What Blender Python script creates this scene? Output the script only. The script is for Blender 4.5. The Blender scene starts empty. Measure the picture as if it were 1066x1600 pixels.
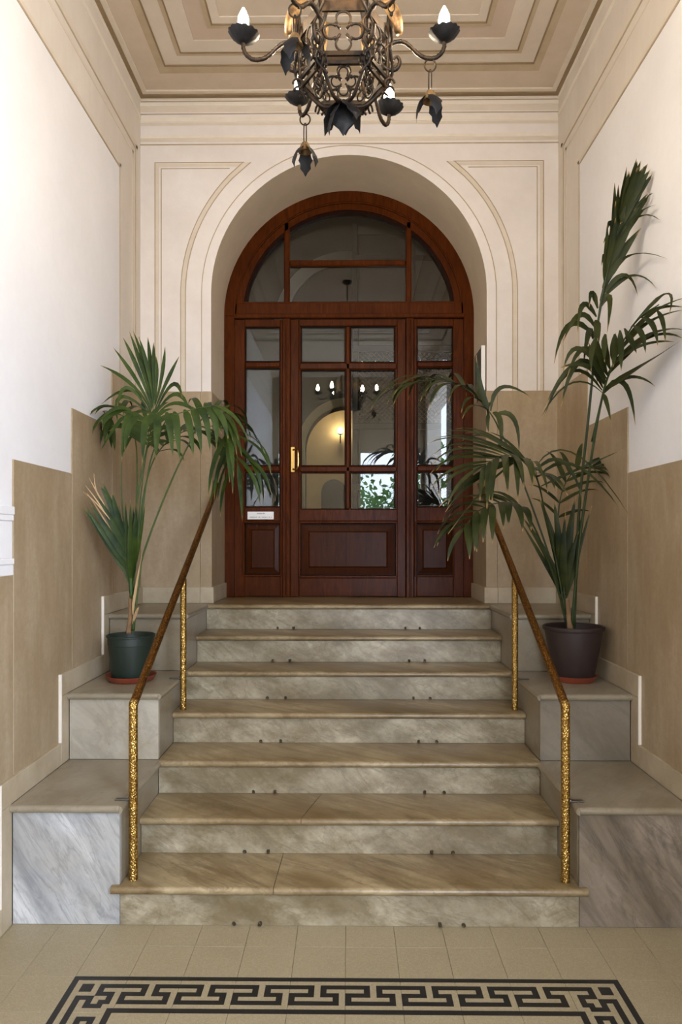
import bpy, bmesh, math, random
from mathutils import Vector, Matrix
PI = math.pi
random.seed(7)
S = bpy.context.scene
C = S.collection

# ------------------------------------------------------------------ camera
F = 1110.0                    # focal length in pixels of the 1066x1600 frame
CAMZ = 1.573
PPX, HOR = 533.0, 845.0       # principal column, horizon row
YAW = math.atan(12.0 / F)
cam = bpy.data.cameras.new('camera'); camo = bpy.data.objects.new('camera', cam); C.objects.link(camo)
cam.sensor_fit = 'VERTICAL'; cam.sensor_height = 36.0; cam.sensor_width = 24.0
cam.lens = F / 1600.0 * 36.0
cam.shift_y = (HOR - 800.0) / 1600.0
cam.clip_start = 0.05; cam.clip_end = 200
camo.location = (0, 0, CAMZ); camo.rotation_euler = (PI / 2, 0, YAW)
S.camera = camo

# ------------------------------------------------------------------ daylight and exposure
W = bpy.data.worlds.new('sky'); S.world = W; W.use_nodes = True
bg = W.node_tree.nodes['Background']
bg.inputs['Color'].default_value = (0.84, 0.95, 1.16, 1); bg.inputs['Strength'].default_value = 8.0
S.view_settings.view_transform = 'Standard'; S.view_settings.look = 'None'
S.view_settings.gamma = 1.0; S.view_settings.use_curve_mapping = False
S.view_settings.exposure = 1.14
S.cycles.use_denoising = True
S.cycles.max_bounces = 10; S.cycles.diffuse_bounces = 5; S.cycles.glossy_bounces = 4
S.cycles.transmission_bounces = 6; S.cycles.transparent_max_bounces = 12
S.cycles.sample_clamp_indirect = 6.0
S.cycles.caustics_reflective = False; S.cycles.caustics_refractive = False
# the street entrance behind the camera: opening x, z and its wall
ENT_Y = -2.4; EX0, EX1, EZ1 = 0.22, 1.32, 3.2
CO0, CO1, CZ0, COZ = -2.1, 0.4, 1.1, 3.9      # unseen window opening added in the right wall to daylight the hall
pl = bpy.data.lights.new('entrance_portal', 'AREA'); pl.shape = 'RECTANGLE'
pl.size = EX1 - EX0; pl.size_y = EZ1; pl.cycles.is_portal = True
plo = bpy.data.objects.new('entrance_portal', pl); C.objects.link(plo)
plo.location = ((EX0 + EX1) / 2, ENT_Y - 0.1, EZ1 / 2); plo.rotation_euler = (-PI / 2, 0, PI)

pl2 = bpy.data.lights.new('added_window_portal', 'AREA'); pl2.shape = 'RECTANGLE'
pl2.size = CO1 - CO0; pl2.size_y = COZ - CZ0; pl2.cycles.is_portal = True
pl2o = bpy.data.objects.new('added_window_portal', pl2); C.objects.link(pl2o)
pl2o.location = (1.52, (CO0 + CO1) / 2, (COZ + CZ0) / 2); pl2o.rotation_euler = (PI / 2, 0, PI / 2)

# ------------------------------------------------------------------ helpers
def P(px, py, Y):
    u = (px - PPX) / F; v = (HOR - py) / F
    d = Vector((-math.sin(YAW) + u * math.cos(YAW), math.cos(YAW) + u * math.sin(YAW), v))
    d *= Y / d.y
    return Vector((d.x, d.y, CAMZ + d.z))

def srgb(r, g, b):
    f = lambda c: (c / 255.0) / 12.92 if c / 255.0 <= 0.04045 else ((c / 255.0 + 0.055) / 1.055) ** 2.4
    return (f(r), f(g), f(b), 1.0)

class MB:
    def __init__(s): s.v = []; s.f = []; s.m = []
    def add(s, vs, fs, mi=0):
        o = len(s.v); s.v += [tuple(v) for v in vs]
        s.f += [tuple(i + o for i in f) for f in fs]; s.m += [mi] * len(fs); return s
    def box(s, x0, x1, y0, y1, z0, z1, bev=0.0, mi=0):
        if x0 > x1: x0, x1 = x1, x0
        if bev <= 0:
            vs = [(x, y, z) for x in (x0, x1) for y in (y0, y1) for z in (z0, z1)]
            return s.add(vs, [(0, 1, 3, 2), (4, 6, 7, 5), (0, 4, 5, 1), (2, 3, 7, 6), (0, 2, 6, 4), (1, 5, 7, 3)], mi)
        bev = min(bev, 0.45 * min(x1 - x0, y1 - y0, z1 - z0))
        bm = bmesh.new(); bmesh.ops.create_cube(bm, size=1.0)
        for v in bm.verts:
            v.co = ((x0 + x1) / 2 + v.co.x * (x1 - x0), (y0 + y1) / 2 + v.co.y * (y1 - y0), (z0 + z1) / 2 + v.co.z * (z1 - z0))
        bmesh.ops.bevel(bm, geom=bm.edges[:], offset=bev, segments=1, affect='EDGES')
        bm.verts.index_update()
        s.add([v.co[:] for v in bm.verts], [[v.index for v in f.verts] for f in bm.faces], mi); bm.free(); return s
    def prism(s, poly, fn, d0, d1, mi=0):
        """poly: 2-D outline; fn(a, b, d) -> 3-D; extruded from d0 to d1"""
        n = len(poly)
        vs = [fn(a, b, d0) for a, b in poly] + [fn(a, b, d1) for a, b in poly]
        fs = [tuple(range(n))[::-1], tuple(range(n, 2 * n))] + [(i, (i + 1) % n, n + (i + 1) % n, n + i) for i in range(n)]
        return s.add(vs, fs, mi)
    def tube(s, pts, r, n=8, closed=False, mi=0, cap=True):
        pts = [Vector(p) for p in pts]; m = len(pts)
        rs = r if isinstance(r, (list, tuple)) else [r] * m
        T = []
        for i in range(m):
            if closed: t = pts[(i + 1) % m] - pts[i - 1]
            else: t = pts[min(i + 1, m - 1)] - pts[max(i - 1, 0)]
            T.append(t.normalized() if t.length > 1e-9 else Vector((0, 0, 1)))
        up = Vector((0, 0, 1)) if abs(T[0].z) < 0.9 else Vector((1, 0, 0))
        N = (up - T[0] * up.dot(T[0])).normalized()
        vs = []
        for i in range(m):
            N = N - T[i] * N.dot(T[i])
            N = N.normalized() if N.length > 1e-6 else T[i].orthogonal().normalized()
            B = T[i].cross(N)
            for k in range(n):
                a = 2 * PI * k / n
                vs.append(pts[i] + (N * math.cos(a) + B * math.sin(a)) * rs[i])
        fs = []
        for i in range(m if closed else m - 1):
            j = (i + 1) % m
            for k in range(n):
                fs.append((i * n + k, i * n + (k + 1) % n, j * n + (k + 1) % n, j * n + k))
        if cap and not closed:
            fs.append(tuple(range(n))[::-1]); fs.append(tuple((m - 1) * n + k for k in range(n)))
        return s.add(vs, fs, mi)
    def lathe(s, prof, c=(0, 0, 0), n=24, mod=None, mi=0):
        """prof: (r, z) list; mod(angle, r, z) -> (r, z)"""
        vs = []; m = len(prof)
        for (r, z) in prof:
            for k in range(n):
                a = 2 * PI * k / n
                rr, zz = mod(a, r, z) if mod else (r, z)
                vs.append((c[0] + rr * math.cos(a), c[1] + rr * math.sin(a), c[2] + zz))
        fs = [(i * n + k, i * n + (k + 1) % n, (i + 1) * n + (k + 1) % n, (i + 1) * n + k) for i in range(m - 1) for k in range(n)]
        if prof[0][0] > 1e-5: fs.append(tuple(range(n))[::-1])
        if prof[-1][0] > 1e-5: fs.append(tuple((m - 1) * n + k for k in range(n)))
        return s.add(vs, fs, mi)
    def xf(s, M):
        s.v = [tuple(M @ Vector(v)) for v in s.v]; return s
    def mesh(s, name, mats, smooth=False):
        me = bpy.data.meshes.new(name); me.from_pydata(s.v, [], s.f)
        for m in (mats if isinstance(mats, (list, tuple)) else [mats]): me.materials.append(m)
        if any(s.m): me.polygons.foreach_set('material_index', s.m)
        bm = bmesh.new(); bm.from_mesh(me)
        bmesh.ops.remove_doubles(bm, verts=bm.verts, dist=1e-6)
        bmesh.ops.recalc_face_normals(bm, faces=bm.faces); bm.to_mesh(me); bm.free()
        if smooth: me.shade_smooth() if smooth is True else me.shade_smooth(); 
        me.update(); return me
    def build(s, name, mats, parent=None, smooth=False, label=None):
        o = bpy.data.objects.new(name, s.mesh(name, mats, smooth)); C.objects.link(o)
        if parent is not None: o.parent = parent
        if label: o['label'] = label
        if smooth == 'edge':
            mod = o.modifiers.new('split', 'EDGE_SPLIT'); mod.split_angle = math.radians(40)
        return o

def tag(o, label, cat, group=None, kind=None):
    o['label'] = label; o['category'] = cat
    if group: o['group'] = group
    if kind: o['kind'] = kind
    return o
def empty(name, label, cat, group=None, kind=None, loc=(0, 0, 0)):
    o = bpy.data.objects.new(name, None); C.objects.link(o); o.empty_display_size = 0.1
    o.location = loc
    return tag(o, label, cat, group, kind)
def place(mesh, name, parent, loc=(0, 0, 0), rot=(0, 0, 0), scale=(1, 1, 1)):
    o = bpy.data.objects.new(name, mesh); C.objects.link(o); o.parent = parent
    o.location = loc; o.rotation_euler = rot; o.scale = scale; return o
def catmull(pts, n=8):
    pts = [Vector(p) for p in pts]; out = []
    for i in range(len(pts) - 1):
        p0 = pts[i - 1] if i else pts[i] * 2 - pts[i + 1]
        p1, p2 = pts[i], pts[i + 1]
        p3 = pts[i + 2] if i + 2 < len(pts) else p2 * 2 - p1
        for k in range(n):
            t = k / n
            out.append(0.5 * ((2 * p1) + (p2 - p0) * t + (2 * p0 - 5 * p1 + 4 * p2 - p3) * t * t + (3 * p1 - p0 - 3 * p2 + p3) * t ** 3))
    out.append(pts[-1]); return out

# ------------------------------------------------------------------ materials
class NT:
    def __init__(s, name):
        s.mat = bpy.data.materials.new(name); s.mat.use_nodes = True
        s.t = s.mat.node_tree; s.b = s.t.nodes['Principled BSDF']
        s.out = s.t.nodes['Material Output']
    def n(s, typ, **kw):
        nd = s.t.nodes.new(typ)
        for k, v in kw.items():
            if k.startswith('i_'): nd.inputs[k[2:].replace('_', ' ')].default_value = v
            else: setattr(nd, k, v)
        return nd
    def l(s, a, b): s.t.links.new(a, b)
    def coord(s, which='pos', scale=(1, 1, 1), rot=(0, 0, 0)):
        src = s.n('ShaderNodeNewGeometry').outputs['Position'] if which == 'pos' else s.n('ShaderNodeTexCoord').outputs['Object']
        mp = s.n('ShaderNodeMapping'); mp.inputs['Scale'].default_value = scale; mp.inputs['Rotation'].default_value = rot
        s.l(src, mp.inputs['Vector']); return mp.outputs['Vector']
    def noise(s, vec, scale, detail=4, rough=0.6, dist=0.0):
        nd = s.n('ShaderNodeTexNoise'); nd.inputs['Scale'].default_value = scale; nd.inputs['Detail'].default_value = detail
        nd.inputs['Roughness'].default_value = rough; nd.inputs['Distortion'].default_value = dist
        s.l(vec, nd.inputs['Vector']); return nd.outputs['Fac']
    def ramp(s, fac, stops):
        r = s.n('ShaderNodeValToRGB'); e = r.color_ramp.elements
        while len(e) < len(stops): e.new(0.5)
        for el, (p, c) in zip(e, stops):
            el.position = p; el.color = c if len(c) == 4 else (*c, 1)
        s.l(fac, r.inputs['Fac']); return r.outputs['Color']
    def mix(s, fac, a, b, mode='MIX'):
        m = s.n('ShaderNodeMix', data_type='RGBA', blend_type=mode)
        for sock, v in ((m.inputs[0], fac), (m.inputs[6], a), (m.inputs[7], b)):
            if isinstance(v, (int, float)): sock.default_value = v
            elif isinstance(v, (tuple, list)): sock.default_value = v
            else: s.l(v, sock)
        return m.outputs[2]
    def bump(s, h, strength=0.2, dist=0.01):
        bp = s.n('ShaderNodeBump'); bp.inputs['Strength'].default_value = strength; bp.inputs['Distance'].default_value = dist
        s.l(h, bp.inputs['Height']); s.l(bp.outputs['Normal'], s.b.inputs['Normal'])
    def col(s, c):
        if isinstance(c, tuple): s.b.inputs['Base Color'].default_value = c
        else: s.l(c, s.b.inputs['Base Color'])
    def set(s, **kw):
        for k, v in kw.items(): s.b.inputs[k.replace('_', ' ')].default_value = v
        return s.mat

BW = lambda a, b: [(a, (0, 0, 0, 1)), (b, (1, 1, 1, 1))]
def m_plaster(name, c1, c2, rough=0.9, sc=2.5, bump=0.15, streak=False):
    m = NT(name); v = m.coord(scale=(1, 1, 0.35) if streak else (1, 1, 1))
    f = m.ramp(m.noise(v, sc, 6, 0.65), BW(0.3, 0.72))
    c = m.mix(f, c1, c2)
    g = m.ramp(m.noise(m.coord(), 22, 3, 0.6), BW(0.35, 0.7))
    c = m.mix(m.mix(0.12, (0, 0, 0, 1), g), c, tuple(x * 0.8 for x in c1[:3]) + (1,))
    m.col(c); m.bump(m.noise(m.coord(), 60, 3, 0.7), bump, 0.004)
    return m.set(Roughness=rough)
def m_flat(name, c, rough=0.6, metal=0.0, **kw):
    m = NT(name); m.col(c); return m.set(Roughness=rough, Metallic=metal, **kw)
def m_marble(name, light, dark, stain, vein=0.55, sc=5.0, axis='Y', ang=0.5, stretch=4.0, rough=0.32, stainamt=0.5):
    """streaked marble: grain runs at an angle in the plane normal to axis"""
    m = NT(name); rot = (0, ang, 0) if axis == 'Y' else (0, 0, ang)
    v0 = m.coord(rot=rot)
    mp = m.n('ShaderNodeMapping'); mp.inputs['Scale'].default_value = (1.0, 1.0, 1.0 / stretch) if axis == 'Y' else (1.0, 1.0 / stretch, 1.0)
    m.l(v0, mp.inputs['Vector']); v = mp.outputs['Vector']
    cloud = m.ramp(m.noise(v, sc * 0.8, 6, 0.62, 0.6), BW(0.38, 0.66))
    fine = m.ramp(m.noise(v, sc * 3.2, 8, 0.72, 0.9), BW(0.46, 0.68))
    thin = m.ramp(m.noise(v, sc * 1.1, 7, 0.62, 1.4), [(0.47, (0, 0, 0, 1)), (0.5, (1, 1, 1, 1)), (0.53, (0, 0, 0, 1))])
    c = m.mix(m.mix(vein, (0, 0, 0, 1), cloud), light, dark)
    c = m.mix(m.mix(vein * 0.75, (0, 0, 0, 1), fine), c, dark)
    c = m.mix(m.mix(vein * 0.45, (0, 0, 0, 1), thin), c, tuple(x * 0.7 for x in dark[:3]) + (1,))
    st = m.ramp(m.noise(m.coord(scale=(1, 1, 1.6)), 3.4, 6, 0.7), BW(0.40, 0.62))
    c = m.mix(m.mix(stainamt, (0, 0, 0, 1), st), c, stain)
    sp = m.ramp(m.noise(m.coord(), 45, 4, 0.7), BW(0.60, 0.78))
    c = m.mix(m.mix(0.5, (0, 0, 0, 1), sp), c, tuple(x * 0.5 for x in stain[:3]) + (1,))
    m.col(c); m.bump(m.noise(m.coord(), 40, 3), 0.06, 0.003)
    return m.set(Roughness=rough)

M = {}
M['plaster'] = m_plaster('plaster_cream', srgb(232, 226, 221), srgb(219, 211, 204))
M['ceil_a'] = m_plaster('ceiling_plaster', srgb(208, 193, 174), srgb(191, 175, 155))
M['ceil_b'] = m_plaster('ceiling_plaster_pale', srgb(214, 202, 186), srgb(200, 187, 170))
M['ceil_c'] = m_plaster('ceiling_plaster_pink', srgb(198, 179, 161), srgb(184, 165, 146))
M['band'] = m_plaster('wall_band_paint', srgb(222, 213, 201), srgb(206, 196, 182), streak=True)
M['cband'] = m_plaster('ceiling_band_paint', srgb(176, 157, 129), srgb(190, 172, 147), sc=6, bump=0.02)
M['cpale'] = m_plaster('ceiling_edge_paint', srgb(218, 207, 190), srgb(208, 196, 178), sc=6, bump=0.02)
M['cline'] = m_plaster('ceiling_line_paint', srgb(132, 111, 82), srgb(148, 128, 100), sc=6, bump=0.02)
M['white'] = m_plaster('white_wall_paint', srgb(234, 232, 231), srgb(226, 223, 221), sc=1.2, bump=0.05)
M['reveal'] = m_plaster('reveal_plaster', srgb(216, 199, 174), srgb(200, 183, 158))
def m_dado(name, a, b, d):
    m = NT(name)
    f = m.ramp(m.noise(m.coord(scale=(1, 1, .22)), 9, 6, .7, .3), BW(.32, .68))
    g = m.ramp(m.noise(m.coord(scale=(1, 1, .6)), 2.2, 5, .65), BW(.35, .7))
    c = m.mix(f, a, b); c = m.mix(m.mix(.7, (0, 0, 0, 1), g), c, d)
    h = m.ramp(m.noise(m.coord(), 38, 4, .7), BW(.35, .75)); c = m.mix(m.mix(.25, (0, 0, 0, 1), h), c, tuple(x * .6 for x in d[:3]) + (1,))
    m.col(c); m.bump(m.noise(m.coord(), 55, 4), .12, .004); return m.set(Roughness=.5)
M['dado'] = m_dado('stone_dado', srgb(184, 166, 138), srgb(160, 140, 109), srgb(146, 122, 88))
M['skirt'] = m_plaster('stone_skirting', srgb(188, 174, 148), srgb(162, 145, 116), rough=0.5, sc=6)
M['line'] = m_plaster('painted_line_brown', srgb(172, 154, 128), srgb(188, 172, 148), sc=7, bump=0.02)
M['line2'] = m_plaster('painted_line_tan', srgb(210, 198, 178), srgb(219, 208, 193), sc=7, bump=0.02)
M['line3'] = m_plaster('painted_line_pale', srgb(232, 224, 210), srgb(222, 212, 197), sc=7, bump=0.02)
M['marble_tread'] = m_marble('marble_tread', srgb(170, 152, 116), srgb(92, 73, 42), srgb(106, 82, 48), 0.8, 4.0, 'Z', -0.95, 5.0, 0.3, 0.5)
M['marble_riser'] = m_marble('marble_riser', srgb(186, 175, 150), srgb(98, 87, 62), srgb(102, 86, 54), 0.7, 4.4, 'Y', 1.0, 2.2, 0.35, 0.72)
M['marble_blue'] = m_marble('marble_blue_veined', srgb(206, 207, 206), srgb(98, 101, 106), srgb(168, 160, 142), 0.75, 5.5, 'Y', 0.55, 5.0, 0.28, 0.3)
M['marble_shaded'] = m_marble('marble_veined_shaded', srgb(148, 135, 119), srgb(62, 55, 48), srgb(108, 94, 72), 0.75, 5.5, 'Y', 0.6, 5.0, 0.28, 0.4)  # right-hand copy of the veined marble, darkened for its shaded side
M['marble_pale'] = m_marble('marble_pale', srgb(186, 179, 164), srgb(118, 111, 96), srgb(152, 140, 112), 0.4, 3.0, 'Y', 0.8, 3.5, 0.3, 0.4)
M['marble_pale_shaded'] = m_marble('marble_pale_shaded', srgb(132, 123, 108), srgb(84, 77, 66), srgb(108, 96, 76), 0.4, 3.0, 'Y', 0.8, 3.5, 0.3, 0.4)  # copy of the pale marble with right-side shade in its colour
M['marble_top'] = m_marble('marble_top', srgb(150, 140, 120), srgb(106, 96, 76), srgb(118, 102, 76), 0.4, 3.0, 'Z', 0.6, 4.0, 0.28, 0.5)

def m_terrazzo(name, a, b, spk):
    m = NT(name); v = m.coord()
    vo = m.n('ShaderNodeTexVoronoi'); vo.inputs['Scale'].default_value = 260; m.l(v, vo.inputs['Vector'])
    s = m.ramp(vo.outputs['Distance'], BW(0.15, 0.5))
    inf = m.n('ShaderNodeObjectInfo').outputs['Random']
    c = m.mix(m.noise(v, 3, 4), a, b)
    c = m.mix(m.mix(0.35, (0, 0, 0, 1), inf), c, b)
    cs = m.ramp(vo.outputs['Color'], BW(0.2, 0.9))
    c = m.mix(m.mix(0.4, (0, 0, 0, 1), cs), c, spk)
    c = m.mix(m.mix(0.25, (0, 0, 0, 1), s), c, tuple(x * 0.55 for x in a[:3]) + (1,))
    m.col(c); m.bump(vo.outputs['Distance'], 0.05, 0.001)
    return m.set(Roughness=0.42)
M['terrazzo'] = m_terrazzo('terrazzo_beige', srgb(164, 151, 120), srgb(150, 136, 104), srgb(192, 180, 154))
M['inlay'] = m_terrazzo('terrazzo_black', srgb(24, 23, 21), srgb(32, 30, 28), srgb(44, 42, 40))
M['grout'] = m_flat('grout', srgb(60, 52, 42), 0.9)

def m_wood(name, c1, c2, rough=0.28):
    m = NT(name); v = m.coord(scale=(6, 6, 0.7))
    w = m.noise(v, 6, 6, 0.65, 1.5)
    c = m.mix(m.ramp(w, BW(0.3, 0.7)), c1, c2)
    c = m.mix(m.mix(0.5, (0, 0, 0, 1), m.ramp(m.noise(m.coord(), 2.2, 4), BW(0.45, 0.75))), c, tuple(x * 0.45 for x in c1[:3]) + (1,))
    m.col(c); m.bump(m.noise(v, 14, 4), 0.12, 0.003)
    m.b.inputs['Specular IOR Level'].default_value = 0.07
    return m.set(Roughness=rough + .05, Coat_Weight=0.02, Coat_Roughness=0.2)
M['wood'] = m_wood('dark_red_wood', srgb(56, 23, 5), srgb(92, 43, 11), 0.26)
M['wood2'] = m_wood('dark_red_wood_panel', srgb(50, 22, 7), srgb(74, 35, 11), 0.27)
M['wood_dark'] = m_wood('wood_groove_shade', srgb(26, 10, 5), srgb(38, 16, 7), 0.4)  # dark wood for seams, beads and recesses, crease shade in its colour

def m_brass(name, c, dark, bs=0.5):
    m = NT(name); tc = m.n('ShaderNodeTexCoord').outputs['Object']
    vo = m.n('ShaderNodeTexVoronoi', feature='DISTANCE_TO_EDGE'); vo.inputs['Scale'].default_value = 85
    m.l(tc, vo.inputs['Vector'])
    e = m.ramp(vo.outputs['Distance'], BW(0.0, 0.28))
    c2 = m.mix(e, dark, c)
    c2 = m.mix(m.mix(0.45, (0, 0, 0, 1), m.ramp(m.noise(tc, 9, 4), BW(0.4, 0.7))), c2, dark)
    m.col(c2); m.bump(e, bs, 0.004)
    return m.set(Roughness=0.33, Metallic=1.0)
M['brass'] = m_brass('hammered_brass', srgb(222, 188, 112), srgb(140, 102, 44))
M['brass_worn_shaded'] = m_brass('hammered_brass_worn_shaded', srgb(176, 128, 62), srgb(104, 66, 28))  # browner copy: wear plus the shaded underside of the sloping rail
M['brass_plain'] = m_flat('polished_brass', srgb(212, 178, 104), 0.22, 1.0)
M['steel'] = m_flat('dark_steel_clip', srgb(110, 106, 98), 0.4, 0.9)
M['eye'] = m_flat('tarnished_eyelet', srgb(84, 72, 54), 0.5, 0.6)

def m_iron(name, a, b, rough=0.5):
    m = NT(name); tc = m.n('ShaderNodeTexCoord').outputs['Object']
    c = m.mix(m.ramp(m.noise(tc, 28, 5), BW(0.4, 0.65)), a, b); m.col(c); m.bump(m.noise(tc, 70, 3), 0.3, 0.002)
    return m.set(Roughness=rough, Metallic=0.55)
M['iron'] = m_iron('wrought_iron_bronze', srgb(26, 19, 12), srgb(64, 46, 27))
M['iron_black'] = m_iron('blackened_iron', srgb(22, 22, 24), srgb(40, 38, 38), 0.55)
M['gilt'] = m_iron('worn_gilding', srgb(150, 118, 76), srgb(70, 50, 30), 0.5)
def m_emit(name, c, st):
    m = NT(name); m.col((1, 1, 1, 1)); m.b.inputs['Emission Color'].default_value = c; m.b.inputs['Emission Strength'].default_value = st
    return m.mat
M['bulb'] = m_emit('lit_bulb', (1.0, 0.83, 0.60, 1), 160.0)
M['candle'] = m_flat('candle_sleeve', srgb(206, 182, 140), 0.6)

def m_glass(name, tint=(0.9, 0.92, 0.9, 1)):
    m = NT(name); t = m.t; t.nodes.remove(m.b)
    fr = m.n('ShaderNodeFresnel'); fr.inputs['IOR'].default_value = 1.46
    tr = m.n('ShaderNodeBsdfTransparent'); tr.inputs['Color'].default_value = tint
    gl = m.n('ShaderNodeBsdfGlossy'); gl.inputs['Roughness'].default_value = 0.0; gl.inputs['Color'].default_value = (1, 1, 1, 1)
    mx = m.n('ShaderNodeMixShader'); m.l(fr.outputs[0], mx.inputs[0]); m.l(tr.outputs[0], mx.inputs[1]); m.l(gl.outputs[0], mx.inputs[2])
    m.l(mx.outputs[0], m.out.inputs['Surface']); return m.mat
M['glass'] = m_glass('bevelled_glass')

def m_leaf(name, a, b, tip):
    m = NT(name); u = m.n('ShaderNodeUVMap').outputs['UV']
    sp = m.n('ShaderNodeSeparateXYZ'); m.l(u, sp.inputs[0])
    c = m.mix(m.ramp(m.noise(m.coord(), 9, 3), BW(0.35, 0.65)), a, b)
    rnd = m.n('ShaderNodeObjectInfo').outputs['Random']
    c = m.mix(m.mix(0.5, (0, 0, 0, 1), rnd), c, b)
    tf = m.ramp(sp.outputs[1], [(0.90, (0, 0, 0, 1)), (0.99, (1, 1, 1, 1))])
    c = m.mix(tf, c, tip)
    m.col(c); m.b.inputs['Specular IOR Level'].default_value = 0.22
    return m.set(Roughness=0.5)
M['leafL'] = m_leaf('palm_leaf_fresh', srgb(12, 34, 7), srgb(56, 72, 20), srgb(120, 100, 52))
M['leafR'] = m_leaf('palm_leaf_deep', srgb(14, 28, 10), srgb(54, 58, 22), srgb(160, 128, 80))
M['leafdry'] = m_flat('dry_palm_leaf', srgb(176, 146, 106), 0.7)
M['stem'] = m_plaster('palm_stalk', srgb(46, 70, 22), srgb(66, 86, 32), sc=14, rough=0.5, bump=0.05)
M['stemR'] = m_plaster('palm_stalk_deep', srgb(34, 48, 18), srgb(50, 62, 26), sc=14, rough=0.5, bump=0.05)
M['trunk'] = m_plaster('palm_trunk', srgb(142, 112, 78), srgb(110, 82, 54), sc=20, bump=0.5)
M['soil'] = m_plaster('soil', srgb(44, 34, 26), srgb(28, 22, 18), sc=30, bump=0.8)
M['pot_green'] = m_flat('green_plastic', srgb(26, 40, 32), 0.5)
M['pot_brown'] = m_flat('brown_plastic', srgb(46, 33, 30), 0.55)
M['terracotta'] = m_plaster('terracotta_plastic', srgb(150, 70, 44), srgb(132, 60, 40), sc=12, rough=0.5, bump=0.03)
M['paper'] = m_flat('white_plate', srgb(240, 240, 238), 0.4)
M['ink'] = m_flat('grey_ink', srgb(150, 150, 152), 0.6)
M['blackmetal'] = m_flat('black_metal', srgb(26, 24, 24), 0.45, 0.6)
M['whiteedge'] = m_flat('white_frame_edge', srgb(236, 234, 230), 0.4)
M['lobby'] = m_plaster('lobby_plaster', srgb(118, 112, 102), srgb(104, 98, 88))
M['lobby_cream'] = m_plaster('lobby_cream_plaster', srgb(222, 196, 150), srgb(208, 180, 132))
M['lobby_dark'] = m_flat('lobby_dark_door', srgb(34, 30, 27), 0.5)
M['pavement'] = m_plaster('street_pavement', srgb(178, 174, 166), srgb(160, 156, 148))
M['hedge'] = m_plaster('hedge_leaf', srgb(62, 104, 44), srgb(96, 140, 62), sc=9)

# ------------------------------------------------------------------ layout numbers
RIS, TRD, Y1 = 0.165, 0.296, 2.872      # riser, tread, first nosing
BACK = 4.76                              # back wall plane
DOOR = 5.27                              # front plane of the door frame
WX = 1.40                                # half width
CEIL = 4.566
AR, AZ = 0.924, 3.235                    # arch radius and springing
LZ = 7 * RIS                             # landing
DT = 2.575                               # dado top on back wall
zP = (3 * RIS, 5 * RIS, 7 * RIS)
yP = (Y1, Y1 + 2 * TRD, Y1 + 4 * TRD)

# ------------------------------------------------------------------ floor
fl = MB(); fl.box(-WX, WX, ENT_Y - 0.2, -0.17, -0.1, 0.0); fl.box(-WX, WX, -0.17, 3.1, -0.1, -0.004); fl.box(-2.2, 2.2, 3.1, 10.2, -0.1, -0.004)
floor = fl.build('floor', M['grout']); tag(floor, 'beige terrazzo tile floor with black Greek key border', 'floor', kind='structure')
floor.data.materials.clear(); floor.data.materials.append(M['terrazzo']); floor.data.materials.append(M['grout'])
for p in floor.data.polygons:
    if p.center.y > -0.17: p.material_index = 1
TS = 0.195; U = TS / 9
tile_me = MB().box(-TS / 2 + .0006, TS / 2 - .0006, -TS / 2 + .0006, TS / 2 - .0006, -0.02, 0, 0.0006).mesh('floor_tile', M['terrazzo'])
def rects(rs):
    b = MB()
    for (x0, x1, y0, y1) in rs:      # units from the tile's upper left corner; y runs towards the camera
        b.box(-TS / 2 + x0 * U, -TS / 2 + x1 * U, TS / 2 - y1 * U, TS / 2 - y0 * U, -0.003, 0.0006)
    return b.mesh('key_inlay', M['inlay'])
SIDE = rects([(0, 9, 0, 1), (0, 9, 8, 9), (0, 4, 2, 3), (5, 9, 2, 3), (3, 4, 3, 5), (0, 3, 4, 5), (0, 1, 5, 7), (1, 8, 6, 7), (7, 8, 4, 6), (5, 7, 4, 5), (5, 6, 3, 4)])
CORN = rects([(0, 9, 0, 1), (0, 1, 1, 9), (2, 4, 2, 4), (5, 9, 2, 3), (5, 6, 3, 5), (6, 8, 4, 5), (7, 8, 5, 7), (6, 7, 6, 8), (4, 6, 7, 8), (4, 5, 5, 7), (2, 4, 5, 6), (2, 3, 6, 9), (8, 9, 8, 9)])
CORM = rects([(9 - b, 9 - a, c, d) for a, b, c, d in [(0, 9, 0, 1), (0, 1, 1, 9), (2, 4, 2, 4), (5, 9, 2, 3), (5, 6, 3, 5), (6, 8, 4, 5), (7, 8, 5, 7), (6, 7, 6, 8), (4, 6, 7, 8), (4, 5, 5, 7), (2, 4, 5, 6), (2, 3, 6, 9), (8, 9, 8, 9)]])
GX, GY = -0.012, 2.555
NR = 14
def tile(i, j, sx=1.0, cx=None):
    x = GX + (i + 0.5) * TS if cx is None else cx
    t = place(tile_me, 'floor_tile', floor, (x, GY - (j + 0.5) * TS, 0), scale=(sx, 1, 1)); return t
for j in range(-2, NR):
    for i in range(-7, 7):
        t = tile(i, j)
        me, r = None, 0
        top, bot, lef, rig = j == 0, j == NR - 1, i == -5, i == 4
        if 0 <= j < NR and -5 <= i <= 4:
            if top and lef: me = CORN
            elif top and rig: me = CORM
            elif bot and lef: me, r = CORN, PI / 2
            elif bot and rig: me, r = CORN, PI
            elif top: me = SIDE
            elif bot: me, r = SIDE, PI
            elif lef: me, r = SIDE, PI / 2
            elif rig: me, r = SIDE, -PI / 2
        if me: place(me, 'key_inlay', t, (0, 0, 0), (0, 0, r))
    lw = (GX - 7 * TS + WX); rw = WX - (GX + 7 * TS)
    tile(0, j, lw / TS, -WX + lw / 2); tile(0, j, rw / TS, WX - rw / 2)

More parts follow.
